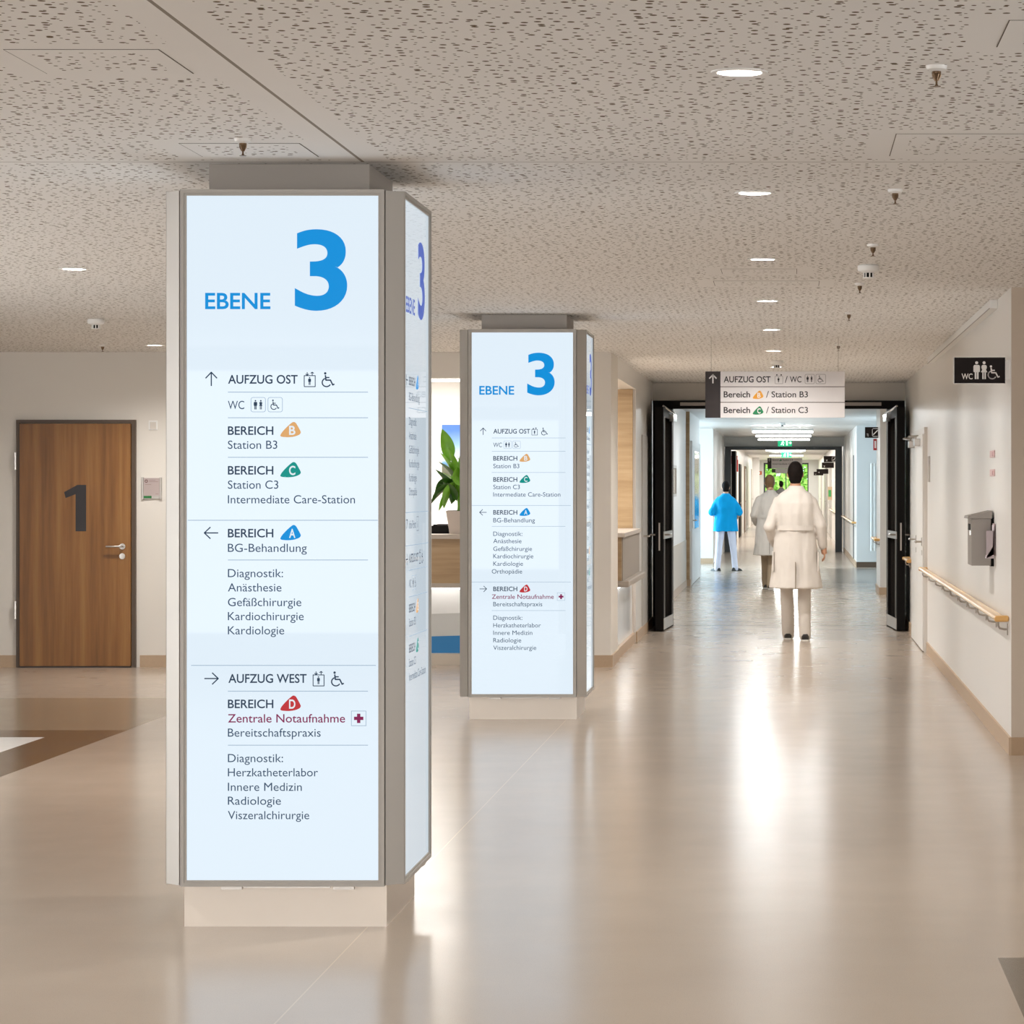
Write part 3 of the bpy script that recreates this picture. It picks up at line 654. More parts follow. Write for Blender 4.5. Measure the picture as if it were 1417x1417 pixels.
h = MB(); hz2 = Z(769.5); h.lathe([(.026, 0), (.026, .008), (.001, .009)], (0, 0, 0), 20)
for i in range(len(h.v)): v = h.v[i]; h.v[i] = (hx+v[0], yw-.05-v[2], hz2+v[1])
h.build('lock_rosette', M_STEEL, door, True)
t = thing('light_switch', (X(212), yw, Z(595)), 'white wall switch right of the numbered wooden door', 'switch')
MB().box(X(206), X(218.5), yw-.008, yw, Z(595), Z(582), b=.003).build('cover_plate', M_WHITE, t); MB().box(X(208), X(216.5), yw-.012, yw-.006, Z(593.5), Z(584), b=.002).build('rocker', mat('switch_rocker', (214, 206, 196), .4), t)
t = thing('door_plate', (X(209), yw, Z(690)), 'grey room sign with green occupancy slider beside the numbered wooden door', 'room sign')
for a, b in ((196.5, 199.5), (221.5, 224.5)): MB().box(X(a), X(b), yw-.022, yw, Z(691), Z(660.5), b=.003).build('end_profile', M_STEEL, t)
MB().box(X(199.5), X(221.5), yw-.016, yw, Z(686), Z(661.5)).build('name_panel', mat('mauve_panel', (180, 164, 160), .5), t)
MB().box(X(199.5), X(221.5), yw-.014, yw, Z(690), Z(686)).build('slider_rail', M_STEEL, t)
MB().box(X(199.8), X(210.5), yw-.019, yw-.013, Z(689.5), Z(686.2)).build('occupancy_slider', mat('slider_green', (10, 108, 40), .4), t)
pr = Pr((0, yw-.0165, 0), (1, 0, 0), (0, -1, 0))
pr.line([(X(203.2)+.011*math.cos(a), Z(665.8)+.011*math.sin(a)) for a in [k*PI/8 for k in range(16)]], .006, 0, 0, True)
pr.build('emblem', mat('emblem_maroon', (110, 60, 56), .5), t)
for a, b, c in ((207, 216, 664.8), (207, 219.5, 666.6), (201.5, 210, 670.4), (216, 220, 683.5)): pr.rect(X(a), X(b), Z(c)-.002, Z(c)+.002); pr.build('print_line', mat('print_faint', (150, 128, 124), .5), t)

# ---------------------------------------------------------------- reception
t = thing('reception_desk', (-3.1, 24.4, 0), 'long reception counter with oak front and blue-and-white curved panel behind the pillars', 'reception desk')
xa, xb = -4.55, -2.02
MB().box(xa, xb, 24.14, 24.9, 1.115, 1.155, b=.004).build('worktop', mat('taupe_worktop', (190, 178, 166), .4), t)
MB().box(xa, xb, 24.20, 24.30, .725, 1.115).build('upper_front', M_OAK, t)
MB().box(xa, xb, 24.18, 24.34, .685, .725, b=.003).build('ledge', mat('taupe_ledge', (176, 164, 152), .45), t)
MB().box(xa, xb, 24.27, 24.30, .668, .684).build('light_strip', M_LED, t)
lp = MB(); N = 24; zt, zb = .684, .10; yl = 24.36
crv = lambda u: .36+.10*math.sin(u*PI*.62); crb = lambda u: .17+.09*math.sin(u*PI*.62)
for i in range(N):
    u0, u1 = i/N, (i+1)/N; x0, x1 = xa+(xb-xa)*u0, xa+(xb-xa)*u1
    for lo, hi, mi in ((crv, lambda u: zt, 0), (crb, crv, 1), (lambda u: zb, crb, 2)):
        lp.face([(x0, yl, lo(u0)), (x1, yl, lo(u1)), (x1, yl, hi(u1)), (x0, yl, hi(u0))], mi)
lp.box(xa, xb, yl+.002, yl+.04, zb, zt, 0)
lp.build('lower_panel', [mat('panel_white', (240, 240, 238), .4), mat('panel_grey', (196, 196, 192), .4), mat('panel_blue', (30, 120, 180), .4)], t)
MB().box(xa, xb, 24.22, 24.42, 0, .10).build('plinth', M_WAINS, t)
# corridor-side counter
t = thing('reception_counter', (-1.6, 26.4, 0), 'side counter of the reception facing the corridor, with lit recess below', 'reception desk')
MB().box(-2.2, LX+.06, 24.93, 27.70, 1.115, 1.155, b=.004).build('worktop', mat('taupe_worktop', (190, 178, 166), .4), t)
MB().box(-1.75, LX+.03, 24.96, 25.0, .72, 1.115).build('end_panel', M_OAK, t)
MB().box(-1.75, LX+.04, 25.0, 27.72, .72, 1.115).build('upper_front', mat('taupe_front', (152, 142, 131), .5), t)
MB().box(-1.75, LX+.10, 24.95, 27.72, .66, .72, b=.012).build('bumper_ledge', mat('taupe_ledge_dark', (164, 153, 141), .45), t)
MB().box(-1.597, -1.577, 25.0, 27.7, .645, .659).build('light_strip', M_LEDC, t)
MB().box(-1.70, -1.60, 24.91, 27.735, .10, .645).build('lower_panel', mat('panel_gloss', (226, 228, 230), .12), t)
MB().box(-1.70, LX, 24.91, 27.735, 0, .10).build('plinth', M_BASE, t)
t = thing('led_profile', (-3.3, 24.2, 2.5), 'bright linear light under the bulkhead over the reception opening', 'lamp')
MB().box(-4.58, -2.02, 24.125, 24.16, 2.50, 2.522).build('diffuser', M_LED, t); MB().box(-4.58, -2.02, 24.125, 24.165, 2.522, 2.54).build('profile', M_ALU, t)
# picture on the reception wall
t = thing('wall_picture', (-3.1, 27.8, 1.5), 'landscape picture with blue sky on the white reception wall', 'picture')
mp, g = newmat('landscape_print', .4); x, y, z = g.xyz()
sky = g.ramp(g.math('ADD', z, g.math('MULTIPLY', g.noise(5), .10)), [(.05, srgb(70, 78, 50)), (.30, srgb(96, 96, 78)), (.33, srgb(84, 140, 188)), (.37, srgb(206, 204, 206)), (.52, srgb(130, 166, 214)), (.68, srgb(62, 112, 192))])
g.t.links.new(sky, g.b.inputs['Base Color'])
MB().box(-3.53, -2.6, 27.77, 27.80, 1.52, 2.20).build('canvas', mp, t, at=(-3.07, 27.78, 1.52))
# plant
t = thing('potted_plant', (-2.93, 24.5, 1.155), 'leafy green plant in a tapered taupe pot on the reception counter', 'plant')
px, py = -2.95, 24.5
p = MB(); rs = []
for z, r in ((1.156, .085), (1.36, .115)): rs.append([(px-r, py-r, z), (px+r, py-r, z), (px+r, py+r, z), (px-r, py+r, z)])
p.rings(rs); p.build('pot', mat('taupe_pot', (200, 188, 178), .4), t)
MB().box(px-.105, px+.105, py-.105, py+.105, 1.352, 1.364).build('soil', mat('soil', (50, 38, 28), .9, bump=.5), t)
ML = mat('leaf_green', (112, 172, 40), .35, var=.35, nscale=14); MLD = mat('leaf_dark_green', (44, 84, 20), .3, var=.3, nscale=14)
rr = random.Random(11)
def leaf_mesh(base, tip, width, droop, roll):
    mb = MB(); b, t_ = Vector(base), Vector(tip); n = 8
    ax = (t_-b); side = ax.cross(Vector((0, 0, 1))).normalized()
    side = (Matrix.Rotation(roll, 3, ax.normalized()) @ side); up = side.cross(ax).normalized()
    rows = []
    for i in range(n+1):
        u = i/n; w = width*math.sin(PI*min(1, u**.8))**.8*(1 if u < .98 else .2)+.002
        c = b+ax*u+up*droop*math.sin(u*PI)
        rows.append([c-side*w+up*.25*w, c-side*w*.5+up*.08*w, c, c+side*w*.5+up*.08*w, c+side*w+up*.25*w])
    vs = [p for r in rows for p in r]; fs = [(i*5+j, i*5+j+1, i*5+j+6, i*5+j+5) for i in range(n) for j in range(4)]
    return mb.add(vs, fs)
specs = [((-3.06, 24.42, 1.86), (-3.12, 24.40, 2.10), .075, 0)]
L = [(-3.04, 1.80, -3.11, 2.09, .062, 1, 1.3), (-2.98, 1.62, -3.13, 1.88, .04, 1, .6), (-2.97, 1.6, -3.14, 1.80, .035, 0, .4), (-2.96, 1.5, -3.18, 1.73, .03, 0, 1.2), (-2.96, 1.62, -2.84, 2.0, .05, 1, .8),
     (-2.94, 1.55, -2.90, 1.95, .05, 1, -.5), (-3.02, 1.64, -3.18, 1.50, .06, 0, .9), (-3.03, 1.60, -3.20, 1.42, .055, 0, .7), (-3.00, 1.62, -3.09, 1.38, .055, 1, 1.0), (-3.0, 1.58, -3.14, 1.36, .035, 1, .7),
     (-2.95, 1.66, -3.03, 1.42, .06, 0, 1.1), (-2.90, 1.66, -2.86, 1.42, .06, 0, -.4), (-2.93, 1.50, -2.80, 1.86, .05, 0, .3), (-2.92, 1.48, -2.72, 1.70, .055, 1, .2), (-2.9, 1.5, -2.68, 1.52, .05, 0, .4),
     (-2.96, 1.5, -3.05, 1.78, .045, 1, .9), (-2.95, 1.55, -2.99, 1.86, .04, 0, 1.2), (-2.98, 1.45, -3.10, 1.62, .05, 0, .6),
     (-2.99, 1.55, -3.12, 1.70, .05, 1, .5), (-2.97, 1.50, -3.16, 1.60, .045, 0, .3), (-2.94, 1.58, -2.97, 1.75, .05, 1, 1.0), (-2.95, 1.46, -3.02, 1.50, .06, 0, .9), (-2.96, 1.62, -3.05, 1.92, .035, 1, .5)]
for x0, z0, x1, z1, wd, br, roll in L:
    oy = rr.uniform(-.10, .10)
    lf = leaf_mesh((x0, py+oy*.3, z0), (x1, py+oy, z1), wd, .02, roll); lf.build('leaf', ML if br else MLD, t, True)
    MB().tube([(px+rr.uniform(-.03, .03), py+rr.uniform(-.03, .03), 1.36), ((px+x0)/2, py, (1.36+z0)/2+.05), (x0, py+oy*.3, z0)], .004, 6).build('stalk', ML, t)
t = thing('letter_tray', (-3.12, 24.6, 1.155), 'black tray on the reception counter left of the plant pot', 'tray')
k = MB().box(-3.24, -3.06, 24.56, 24.80, 1.156, 1.165).box(-3.24, -3.23, 24.56, 24.8, 1.165, 1.225).box(-3.07, -3.06, 24.56, 24.8, 1.165, 1.225).box(-3.23, -3.07, 24.79, 24.8, 1.165, 1.235).box(-3.23, -3.07, 24.56, 24.57, 1.165, 1.225)
k.build('tray_shell', M_BLACK, t); MB().box(-3.17, -3.075, 24.6, 24.78, 1.165, 1.24).build('paper_folder', M_BROWNBLK, t)

# ---------------------------------------------------------------- hanging sign
yw = 21.5; s = F/yw
X = lambda p: (p-PX)/s; Z = lambda p: H-(p-PY)/s
t = thing('hanging_sign', (X(1072), yw+.02, Z(578)), 'white hanging direction sign over the corridor, dark end with arrow, AUFZUG OST on top', 'sign')
MB().box(X(976), X(997), yw, yw+.03, Z(578), Z(514)).build('arrow_field', M_BROWNBLK, t)
board = MB()
for a, b in ((534.6, 514), (556.2, 535.8), (578, 557.4)): board.box(X(997), X(1169), yw, yw+.03, Z(a), Z(b), b=.001)
board.build('board', M_SIGNW, t)
MB().box(X(997), X(1169), yw+.004, yw+.028, Z(577.5), Z(514.5)).build('joint_strip', mat('sign_joint', (140, 128, 126), .5), t)
for p in (984, 1160): MB().tube([(X(p), yw+.015, Z(514)), (X(p), yw+.015, CEIL)], .0022, 6).build('cable', M_STEEL, t); 
pr = Pr((0, yw, 0), (1, 0, 0), (0, -1, 0)); e = .0015
pr.arrow(X(986.5), Z(524.6), 12/s, PI/2, .010, 0, e); pr.build('arrow', P_WHITE, t)
LT = lambda: pr.build('lettering', P_BLACK, t)
pr.text('AUFZUG OST', X(1001.4), Z(529), 8.1/s, 64.9/s, .016, 0, e); LT()
pr.text('/', X(1086), Z(529.5), 9/s, 4/s, 0, 0, e); LT(); pr.text('WC', X(1093), Z(529), 8.1/s, 16/s, .008, 0, e); LT()
for y_, st in ((549.7, 'Station B3'), (571.4, 'Station C3')):
    pr.text('Bereich', X(1001.4), Z(y_), 8/s, 36.6/s, .016, 0, e); LT(); pr.text('/', X(1060), Z(y_+.5), 9/s, 4/s, 0, 0, e); LT(); pr.text(st, X(1067.6), Z(y_), 8/s, 50.4/s, .010, 0, e); LT()
pr.badge(X(1041.7), Z(552), 14.6/s, 11.4/s, 0, 'B', 1, e); pr.build('area_badge', [P_OR, P_WHITE], t)
pr.badge(X(1041.7), Z(573.8), 14.6/s, 11.6/s, 0, 'C', 1, e); pr.build('area_badge', [P_GREEN, P_WHITE], t)
pr.rrect(X(1072.5), X(1083.3), Z(531), Z(520.5), .004, .006, 1, e); pr.man(X(1076), Z(529), 7/s, 0, e); pr.disc(X(1075), Z(518.8), .006, 0, e, 8); pr.disc(X(1081), Z(518.8), .006, 0, e, 8); pr.build('lift_pictogram', [P_BLACK, P_GREY], t)
a = 13/s
pr.rrect(X(1114), X(1127), Z(531), Z(518), .004, .01, 1, e); pr.man(X(1116), Z(528.6), 8.6/s, 0, e); pr.woman(X(1121.5), Z(528.6), 8.6/s, 0, e); pr.build('toilet_pictogram', [P_BLACK, P_GREY], t)
pr.rrect(X(1129), X(1142.5), Z(531), Z(518), .004, .01, 1, e); pr.chair(X(1131.6), Z(528.8), 9/s, 0, e); pr.build('wheelchair_pictogram', [P_BLACK, P_GREY], t)

# ---------------------------------------------------------------- right wall fittings
yw = 16.3; s = F/yw
t = thing('toilet_sign', (1.27, yw, Z(530)), 'black projecting WC sign with man, woman and wheelchair at the right wall corner', 'sign')
z0, z1 = Z(530.3), Z(494.8)
MB().box(X(1320.6), X(1391), yw, yw+.02, z0, z1, b=.002).build('sign_plate', mat('black_sign', (24, 14, 12), .5, spec=.2), t)
e_ = .003; f = MB()
for a, b, c, d in ((X(1320.2), X(1391.4), z1, z1+e_), (X(1320.2), X(1391.4), z0-e_, z0), (X(1320.2)-e_, X(1320.2)+.001, z0, z1)): f.box(a, b, yw-.001, yw+.021, c, d)
f.build('edge_profile', M_STEEL, t)
MB().box(X(1391), RX, yw+.002, yw+.018, Z(526), Z(498)).build('bracket', M_STEEL, t)
pr = Pr((0, yw, 0), (1, 0, 0), (0, -1, 0))
pr.text('WC', X(1330.7), Z(524.7), 7.6/s, 15.2/s, .015, 0, e); pr.build('lettering', P_WHITE, t)
pr.man(X(1347), Z(524.6), 24.8/s, 0, e); pr.build('man_pictogram', P_WHITE, t)
pr.woman(X(1357.3), Z(524.6), 24.8/s, 0, e); pr.build('woman_pictogram', P_WHITE, t)
pr.chair(X(1366.8), Z(524.2), 18.6/s, 0, e); pr.build('wheelchair_pictogram', P_WHITE, t)
M_DISP = mat('dispenser_steel', (140, 133, 126), .42, metal=.55, var=.03, nscale=5)
# steel dispenser box with leaflet
t = thing('bag_dispenser', (RX, 17.7, 1.06), 'brushed steel wall box with sloping lid on the right corridor wall', 'dispenser')
MB().box(1.150, RX-.02, 17.50, 17.86, 1.075, 1.375, b=.003).build('housing', M_DISP, t)
MB().box(RX-.02, RX, 17.52, 17.84, 1.07, 1.38).build('back_plate', M_BLACK, t)
lid = MB(); pp = [(1.125, 1.375), (1.13, 1.390), (RX-.015, 1.425), (RX-.015, 1.375)]
lid.rings([[(x, 17.49, z) for x, z in pp], [(x, 17.87, z) for x, z in pp]]); lid.build('lid', M_DISP, t)
MB().box(1.144, 1.151, 17.6, 17.76, 1.30, 1.34).build('slot', M_BLACK, t); MB().box(1.142, 1.150, 17.55, 17.58, 1.27, 1.30).build('lock', M_CHROME, t)
t = thing('leaflet', (RX, 17.42, 1.13), 'pale folded leaflet on the wall, sticking out just beside the steel box', 'leaflet')
lf = MB(); pts = []
for k in range(9):
    u = k/8; pts.append((RX-.004-.10*math.sin(u*PI*.5)*(u), 17.40+.02*u, 1.34-.20*u))
lf.box(RX-.012, RX-.003, 17.36, 17.48, 1.14, 1.345, b=.002); lf.build('back_sheet', mat('mauve_paper', (170, 150, 152), .5), t)
lf = MB().rings([[(RX-.012, 17.34, 1.335), (RX-.016, 17.34, 1.335), (RX-.020, 17.34, 1.20), (RX-.055, 17.34, 1.145), (RX-.060, 17.34, 1.125), (RX-.012, 17.34, 1.15)], [(RX-.012, 17.46, 1.335), (RX-.016, 17.46, 1.335), (RX-.020, 17.46, 1.20), (RX-.055, 17.46, 1.145), (RX-.060, 17.46, 1.125), (RX-.012, 17.46, 1.15)]])
lf.build('curled_page', mat('pale_paper', (214, 202, 206), .5), t)
MB().box(RX-.062, RX-.012, 17.34, 17.345, 1.125, 1.30).build('acrylic_holder', mat('holder_mauve', (168, 152, 154), .2), t)
for i, (z, l) in enumerate(((1.765, 'upper faint pink plate on the right wall above the steel box'), (1.645, 'lower faint pink plate on the right wall above the steel box'))):
    t = thing('alarm_plate', (RX, 17.5, z), l, 'wall plate', 'faint pink wall plates')
    MB().box(RX-.008, RX, 17.42, 17.78, z, z+.045, b=.002).build('plate', P_PINK, t); MB().box(RX-.014, RX-.007, 17.46, 17.52, z+.01, z+.035, b=.002).build('button', mat('pink_button', (196, 156, 156), .4), t)
# handrails
M_RAIL = mat('handrail_beech', (222, 186, 138), .22, var=.05, nscale=20)
M_RAILE = mat('handrail_end', (214, 164, 96), .35, var=.05, nscale=20)
def handrail(label, x, y0, y1, brackets, z=.795, side=1):
    t = thing('handrail', (x, (y0+y1)/2, z), label, 'handrail', 'wall handrails')
    def sec(y, xo=0): return [(x-side*(.052+.036*math.cos(a)), y, z+.019*math.sin(a)) for a in [2*PI*k/16 for k in range(16)]]
    MB().rings([sec(y0+.04), sec(y1-.04)]).build('rail', M_RAIL, t, True)
    for yy, q in ((y0, 1), (y1, -1)):
        c = MB().box(min(x-side*.088, x-side*.001), max(x-side*.088, x-side*.001), min(yy, yy+q*.04), max(yy, yy+q*.04), z-.019, z+.019, b=.012); c.build('end_return', M_RAILE, t)
    for y in brackets:
        b = MB().tube([(x-side*.058, y, z-.018), (x-side*.058, y, z-.045), (x-side*.048, y, z-.062), (x-side*.02, y, z-.068), (x, y, z-.068)], .0065, 8)
        b.lathe([(.001, 0), (.022, 0), (.022, .005), (.001, .006)], (0, 0, 0), 12)
        for i in range(len(b.v)-48, len(b.v)): v = b.v[i]; b.v[i] = (x-side*v[2], y+v[0], z-.068+v[1]*1.6)
        b.build('bracket', M_STEEL, t, True)
    return t
handrail('long wooden handrail with steel brackets on the right wall, nearest to the camera', RX, 16.28, 26.0, [25.8, 24.6, 23.5, 22.3, 21.3, 20.2, 19.2, 18.2, 17.3, 16.4])
handrail('short wooden handrail on the right wall behind the open black door leaf', RX, 28.66, 29.78, [28.8, 29.6])
handrail('wooden handrail on the pier beyond the black fire door', RX, 39.95, 41.55, [40.1, 41.3])
handrail('pale handrail on the right wall of the blue-lit corridor', RX-.02, 53.6, 65.2, [54, 57, 60, 63, 65], z=.86)
handrail('far handrail on the right wall beyond the second door frame', 1.25, 68.5, 84, [70, 74, 78, 82], z=.86)
# white double door on the right wall
db = MB(); y0, y1 = 26.05, 28.60; zt = 2.14
db.box(RX-.03, RX, y0, y0+.06, 0, zt).box(RX-.03, RX, y1-.06, y1, 0, zt).box(RX-.03, RX, y0+.06, y1-.06, zt-.06, zt)
d2 = struct('door_2', db, mat('white_frame', (220, 214, 206), .35))
for a, b in ((y0+.065, 27.30), (27.31, y1-.065)):
    lf = MB().box(RX-.045, RX-.004, a, b, .012, zt-.065, b=.003).build('door_leaf', M_WHITEDOOR, d2)
    yy = a+.10
    q = MB().box(RX-.052, RX-.044, yy-.02, yy+.02, 1.01, 1.09, b=.002).tube([(RX-.05, yy, 1.05), (RX-.105, yy, 1.05), (RX-.11, yy+.02, 1.05), (RX-.11, yy+.13, 1.05)], .009, 8); q.build('door_handle', M_STEEL, lf, True)
    MB().box(RX-.050, RX-.044, yy-.015, yy+.015, .92, .97, b=.002).build('lock_rosette', M_STEEL, lf)
    c = MB().box(RX-.10, RX-.045, b-.75, b-.45, zt-.17, zt-.10, b=.004).tube([(RX-.08, b-.6, zt-.09), (RX-.14, b-.35, zt-.075), (RX-.03, b-.05, zt-.06)], .009, 6); c.build('door_closer', M_STEEL, lf)
t = thing('door_plaque', (RX, 25.85, 1.7), 'narrow grey plate on the wall just before the white door', 'sign'); MB().box(RX-.008, RX, 25.55, 25.85, 1.62, 1.86, b=.002).build('plate', M_GREYPAINT, t); MB().box(RX-.010, RX-.007, 25.58, 25.82, 1.78, 1.83).build('print', P_GREY, t)

# ---------------------------------------------------------------- black fire doors at the corridor entrance
t = thing('fire_door', (0, 31.1, 0), 'black glazed double fire door standing open at the corridor entrance', 'door')
YF = 31.05
fr = MB().box(-1.56, -1.335, YF-.06, YF+.14, 0, 2.545).box(1.085, 1.285, YF-.06, YF+.14, 0, 2.545).box(-1.335, 1.085, YF-.06, YF+.14, 2.455, 2.545)
fr.build('door_frame', M_BLACK, t)
MB().box(-1.25, 1.02, YF-.075, YF-.055, 2.487, 2.525).build('closer_rail', mat('closer_rail', (150, 140, 130), .35, metal=.3), t)
M_DGLASS, g = newmat('fire_glass', .35, 0)
g.b.inputs['Base Color'].default_value = (.02, .017, .015, 1); g.b.inputs['Alpha'].default_value = .9
def fleaf(side):
    hx, tx = (-1.333, -1.385) if side < 0 else (1.083, 1.150)
    hy, ty = YF-.07, 29.82
    u = Vector((tx-hx, ty-hy, 0)).normalized(); W_ = math.hypot(tx-hx, ty-hy); n = Vector((-side*1.0, 0, 0)); n = Vector((u.y, -u.x, 0)); n = n if n.x*side > 0 else -n
    o = Vector((hx, hy, 0))
    def bx(mb, a, b, d0, d1, z0, z1):
        vs = [o+u*p+n*d+Vector((0, 0, z)) for z in (z0, z1) for d in (d0, d1) for p in (a, b)]
        mb.add(vs, [(0, 2, 3, 1), (4, 5, 7, 6), (0, 1, 5, 4), (2, 6, 7, 3), (0, 4, 6, 2), (1, 3, 7, 5)]); return mb
    m = MB(); T = .09
    bx(m, 0, .11, 0, T, .01, 2.44); bx(m, W_-.13, W_, 0, T, .01, 2.44); bx(m, .11, W_-.13, 0, T, 2.33, 2.44); bx(m, .11, W_-.13, 0, T, .01, .13)
    lf = m.build('door_leaf', M_BLACK, t)
    bx(MB(), .11, W_-.13, .03, .055, .13, 2.33).build('glass', M_DGLASS, lf)
    k = MB(); bx(k, .02, W_-.02, -.006, 0, .02, .14); k.build('kick_plate', M_STEEL, lf)
    k = MB(); bx(k, .11, W_-.0, -.008, 0, 1.005, 1.085); k.build('lock_plate', M_STEEL, lf)
    k = MB()
    for a in (.105, W_-.14): bx(k, a, a+.008, -.005, 0, .13, 2.34)
    k.build('glazing_bead', M_STEEL, lf)
    k = MB(); bx(k, W_-.001, W_+.004, .036, .052, .88, 1.18); k.build('lock_strip', M_STEEL, lf)
    P = lambda a, d, z: tuple(o+u*a+n*d+Vector((0, 0, z)))
    k = MB().tube([P(W_-.09, -.005, 1.05), P(W_-.09, -.06, 1.05), P(W_-.11, -.065, 1.05), P(W_-.22, -.065, 1.05)], .010, 8).tube([P(W_-.09, T, 1.05), P(W_-.09, T+.06, 1.05), P(W_-.22, T+.065, 1.05)], .010, 8)
    k.build('handle', M_STEEL, lf, True)
    k = MB(); bx(k, .05, .45, -.05, -.002, 2.30, 2.38); k.tube([P(.30, -.05, 2.39), P(.70, -.03, 2.41), P(.95, .02, 2.455)], .012, 6); k.build('closer_arm', M_CHROME, lf)
fleaf(-1); fleaf(1)
# second frame
t = thing('ward_door_frame', (0, 65.7, 0), 'dark grey second door frame further down, leading into the ward corridor', 'door frame')
MB().box(-1.58, -1.43, 65.6, 65.9, 0, 2.52).build('post', M_DGREY, t); MB().box(1.06, 1.22, 65.6, 65.9, 0, 2.52).build('post', M_DGREY, t)
MB().box(-1.43, 1.06, 65.6, 65.9, 2.44, 2.52).build('header', M_DGREY, t)
MB().box(-1.43, -1.33, 66.0, 67.4, 0, 2.42).build('door_leaf', M_BLACK, t)

# ---------------------------------------------------------------- second corridor: lamps, exit signs, fittings
def tube_lamp(y, label, grp='linear pendant lamps', E=34):
    t = thing('linear_lamp', (-.16, y, CEIL), label, 'ceiling lamp', grp)
    MB().box(-.76, .44, y-.09, y+.09, 2.652, 2.70, b=.006).build('housing', M_ALU, t)
    MB().box(-.75, .43, y-.08, y+.08, 2.612, 2.651, b=.012).build('diffuser', mat('lit_tube', (255, 255, 255), .3, emit=(250, 252, 252), es=5), t)
    L = bpy.data.lights.new('tube_light', 'AREA'); L.shape = 'RECTANGLE'; L.size = 1.15; L.size_y = .14; L.energy = E; L.color = (.93, .975, 1)
    lo = bpy.data.objects.new('tube_light', L); C.objects.link(lo); lo.location = (0, 0, -.142); lo.parent = t
    L = bpy.data.lights.new('tube_uplight', 'AREA'); L.shape = 'RECTANGLE'; L.size = 1.1; L.size_y = .12; L.energy = 10; L.color = (.93, .975, 1)  # upward fill added over the closed housing to brighten the ceiling
    lo = bpy.data.objects.new('tube_uplight', L); C.objects.link(lo); lo.location = (0, 0, -.045); lo.rotation_euler = (PI, 0, 0); lo.parent = t
    for x in (-.5, .18): MB().tube([(x, y, 2.70), (x, y, CEIL)], .004, 6).build('hanger', M_STEEL, t)
LB = ['nearest lit bar lamp across the blue-lit corridor ceiling', 'middle lit bar lamp across the blue-lit corridor ceiling', 'lit bar lamp just above the green exit sign', 'first lit bar lamp beyond the second door frame', 'second lit bar lamp beyond the second door frame']
LB += ['bar lamp hidden above the hanging sign, first beyond the fire door', 'bar lamp hidden above the hanging sign, second beyond the fire door', 'bar lamp hidden above the hanging sign, third beyond the fire door']  # unseen lamps added to brighten the stretch behind the fire door
for y, l in zip((53.5, 58.0, 62.5, 81.5, 96, 33.2, 36.6, 40.0), LB): tube_lamp(y, l, E=40 if y < 41 else 28)
M_EXIT = mat('exit_sign_green', (0, 150, 100), .4, emit=(20, 190, 130), es=.8)
M_EXW = mat('exit_sign_white', (235, 245, 240), .4, emit=(225, 245, 238), es=.9)
def exit_sign(y, z, w, label):
    t = thing('exit_sign', (-.14, y, z), label, 'exit sign', 'green exit signs')
    x0 = -.14-w/2; h = w*.5
    MB().box(x0, x0+w, y, y+.03, z, z+h, b=.004).build('lit_panel', M_EXIT, t)
    MB().box(x0+w*.3, x0+w*.34, y+.01, y+.02, z+h, CEIL).build('hanger', M_STEEL, t)
    pr = Pr((x0, y, z), (1, 0, 0), (0, -1, 0)); e = .002
    pr.rect(w*.58, w*.70, h*.14, h*.86, 0, e); pr.disc(w*.38, h*.76, h*.10, 0, e, 10); pr.line([(w*.36, h*.62), (w*.30, h*.38), (w*.20, h*.2)], h*.14, 0, e); pr.line([(w*.30, h*.38), (w*.40, h*.26), (w*.38, h*.12)], h*.12, 0, e); pr.line([(w*.24, h*.55), (w*.36, h*.60), (w*.46, h*.45)], h*.08, 0, e)
    pr.line([(w*.76, h*.5), (w*.94, h*.5)], h*.1, 0, e); pr.line([(w*.85, h*.7), (w*.94, h*.5), (w*.85, h*.3)], h*.1, 0, e)
    pr.build('running_figure', M_EXW, t)
exit_sign(64.0, 2.50, .33, 'green running-man exit sign above the second door frame')
exit_sign(84.5, 2.45, .32, 'small green exit sign seen through the second door frame')
# projecting room signs
def room_sign(y, x0, x1, z0, z1, label, txt=None, pict=False):
    t = thing('room_sign', (x1, y, z0), label, 'sign', 'black projecting room signs')
    MB().box(x0, x1, y, y+.02, z0, z1, b=.002).build('sign_plate', mat('black_sign', (24, 14, 12), .5, spec=.2), t)
    pr = Pr((x0, y, z0), (1, 0, 0), (0, -1, 0)); w, h = x1-x0, z1-z0; e = .002
    if pict:
        pr.rrect(w*.56, w*.56+h*.72, h*.14, h*.86, .008, h*.12, 0, e); pr.line([(w*.62, h*.28), (w*.62+h*.44, h*.72)], .014, 0, e); pr.build('stairs_pictogram', P_WHITE, t)
    if txt: pr.text(txt, w*.14, h*.16, h*.22, w*.13, .01, 0, e); pr.build('lettering', P_WHITE, t)
room_sign(40.8, 1.10, RX, 2.295, 2.455, 'black sign with stairs pictogram sticking out beside the right black door leaf', 'T2', True)
room_sign(72, .86, 1.25, 2.20, 2.36, 'nearest black room sign on the right wall beyond the second frame', 'T', True)
room_sign(80, .90, 1.25, 2.10, 2.26, 'second black room sign along the far right wall', 'T')
room_sign(92, .86, 1.25, 1.98, 2.14, 'third black room sign along the far right wall', 'T')
room_sign(106, .88, 1.25, 1.98, 2.12, 'farthest black room sign, next to the green window', 'T')
t = thing('fire_sign', (RX, 41.7, 2.1), 'red sign seen edge-on below the stairs sign', 'sign'); MB().box(1.245, RX, 41.45, 41.5, 2.12, 2.29).build('plate', P_RED, t); MB().box(1.26, RX-.01, 41.445, 41.452, 2.15, 2.26).build('print', P_WHITE, t)
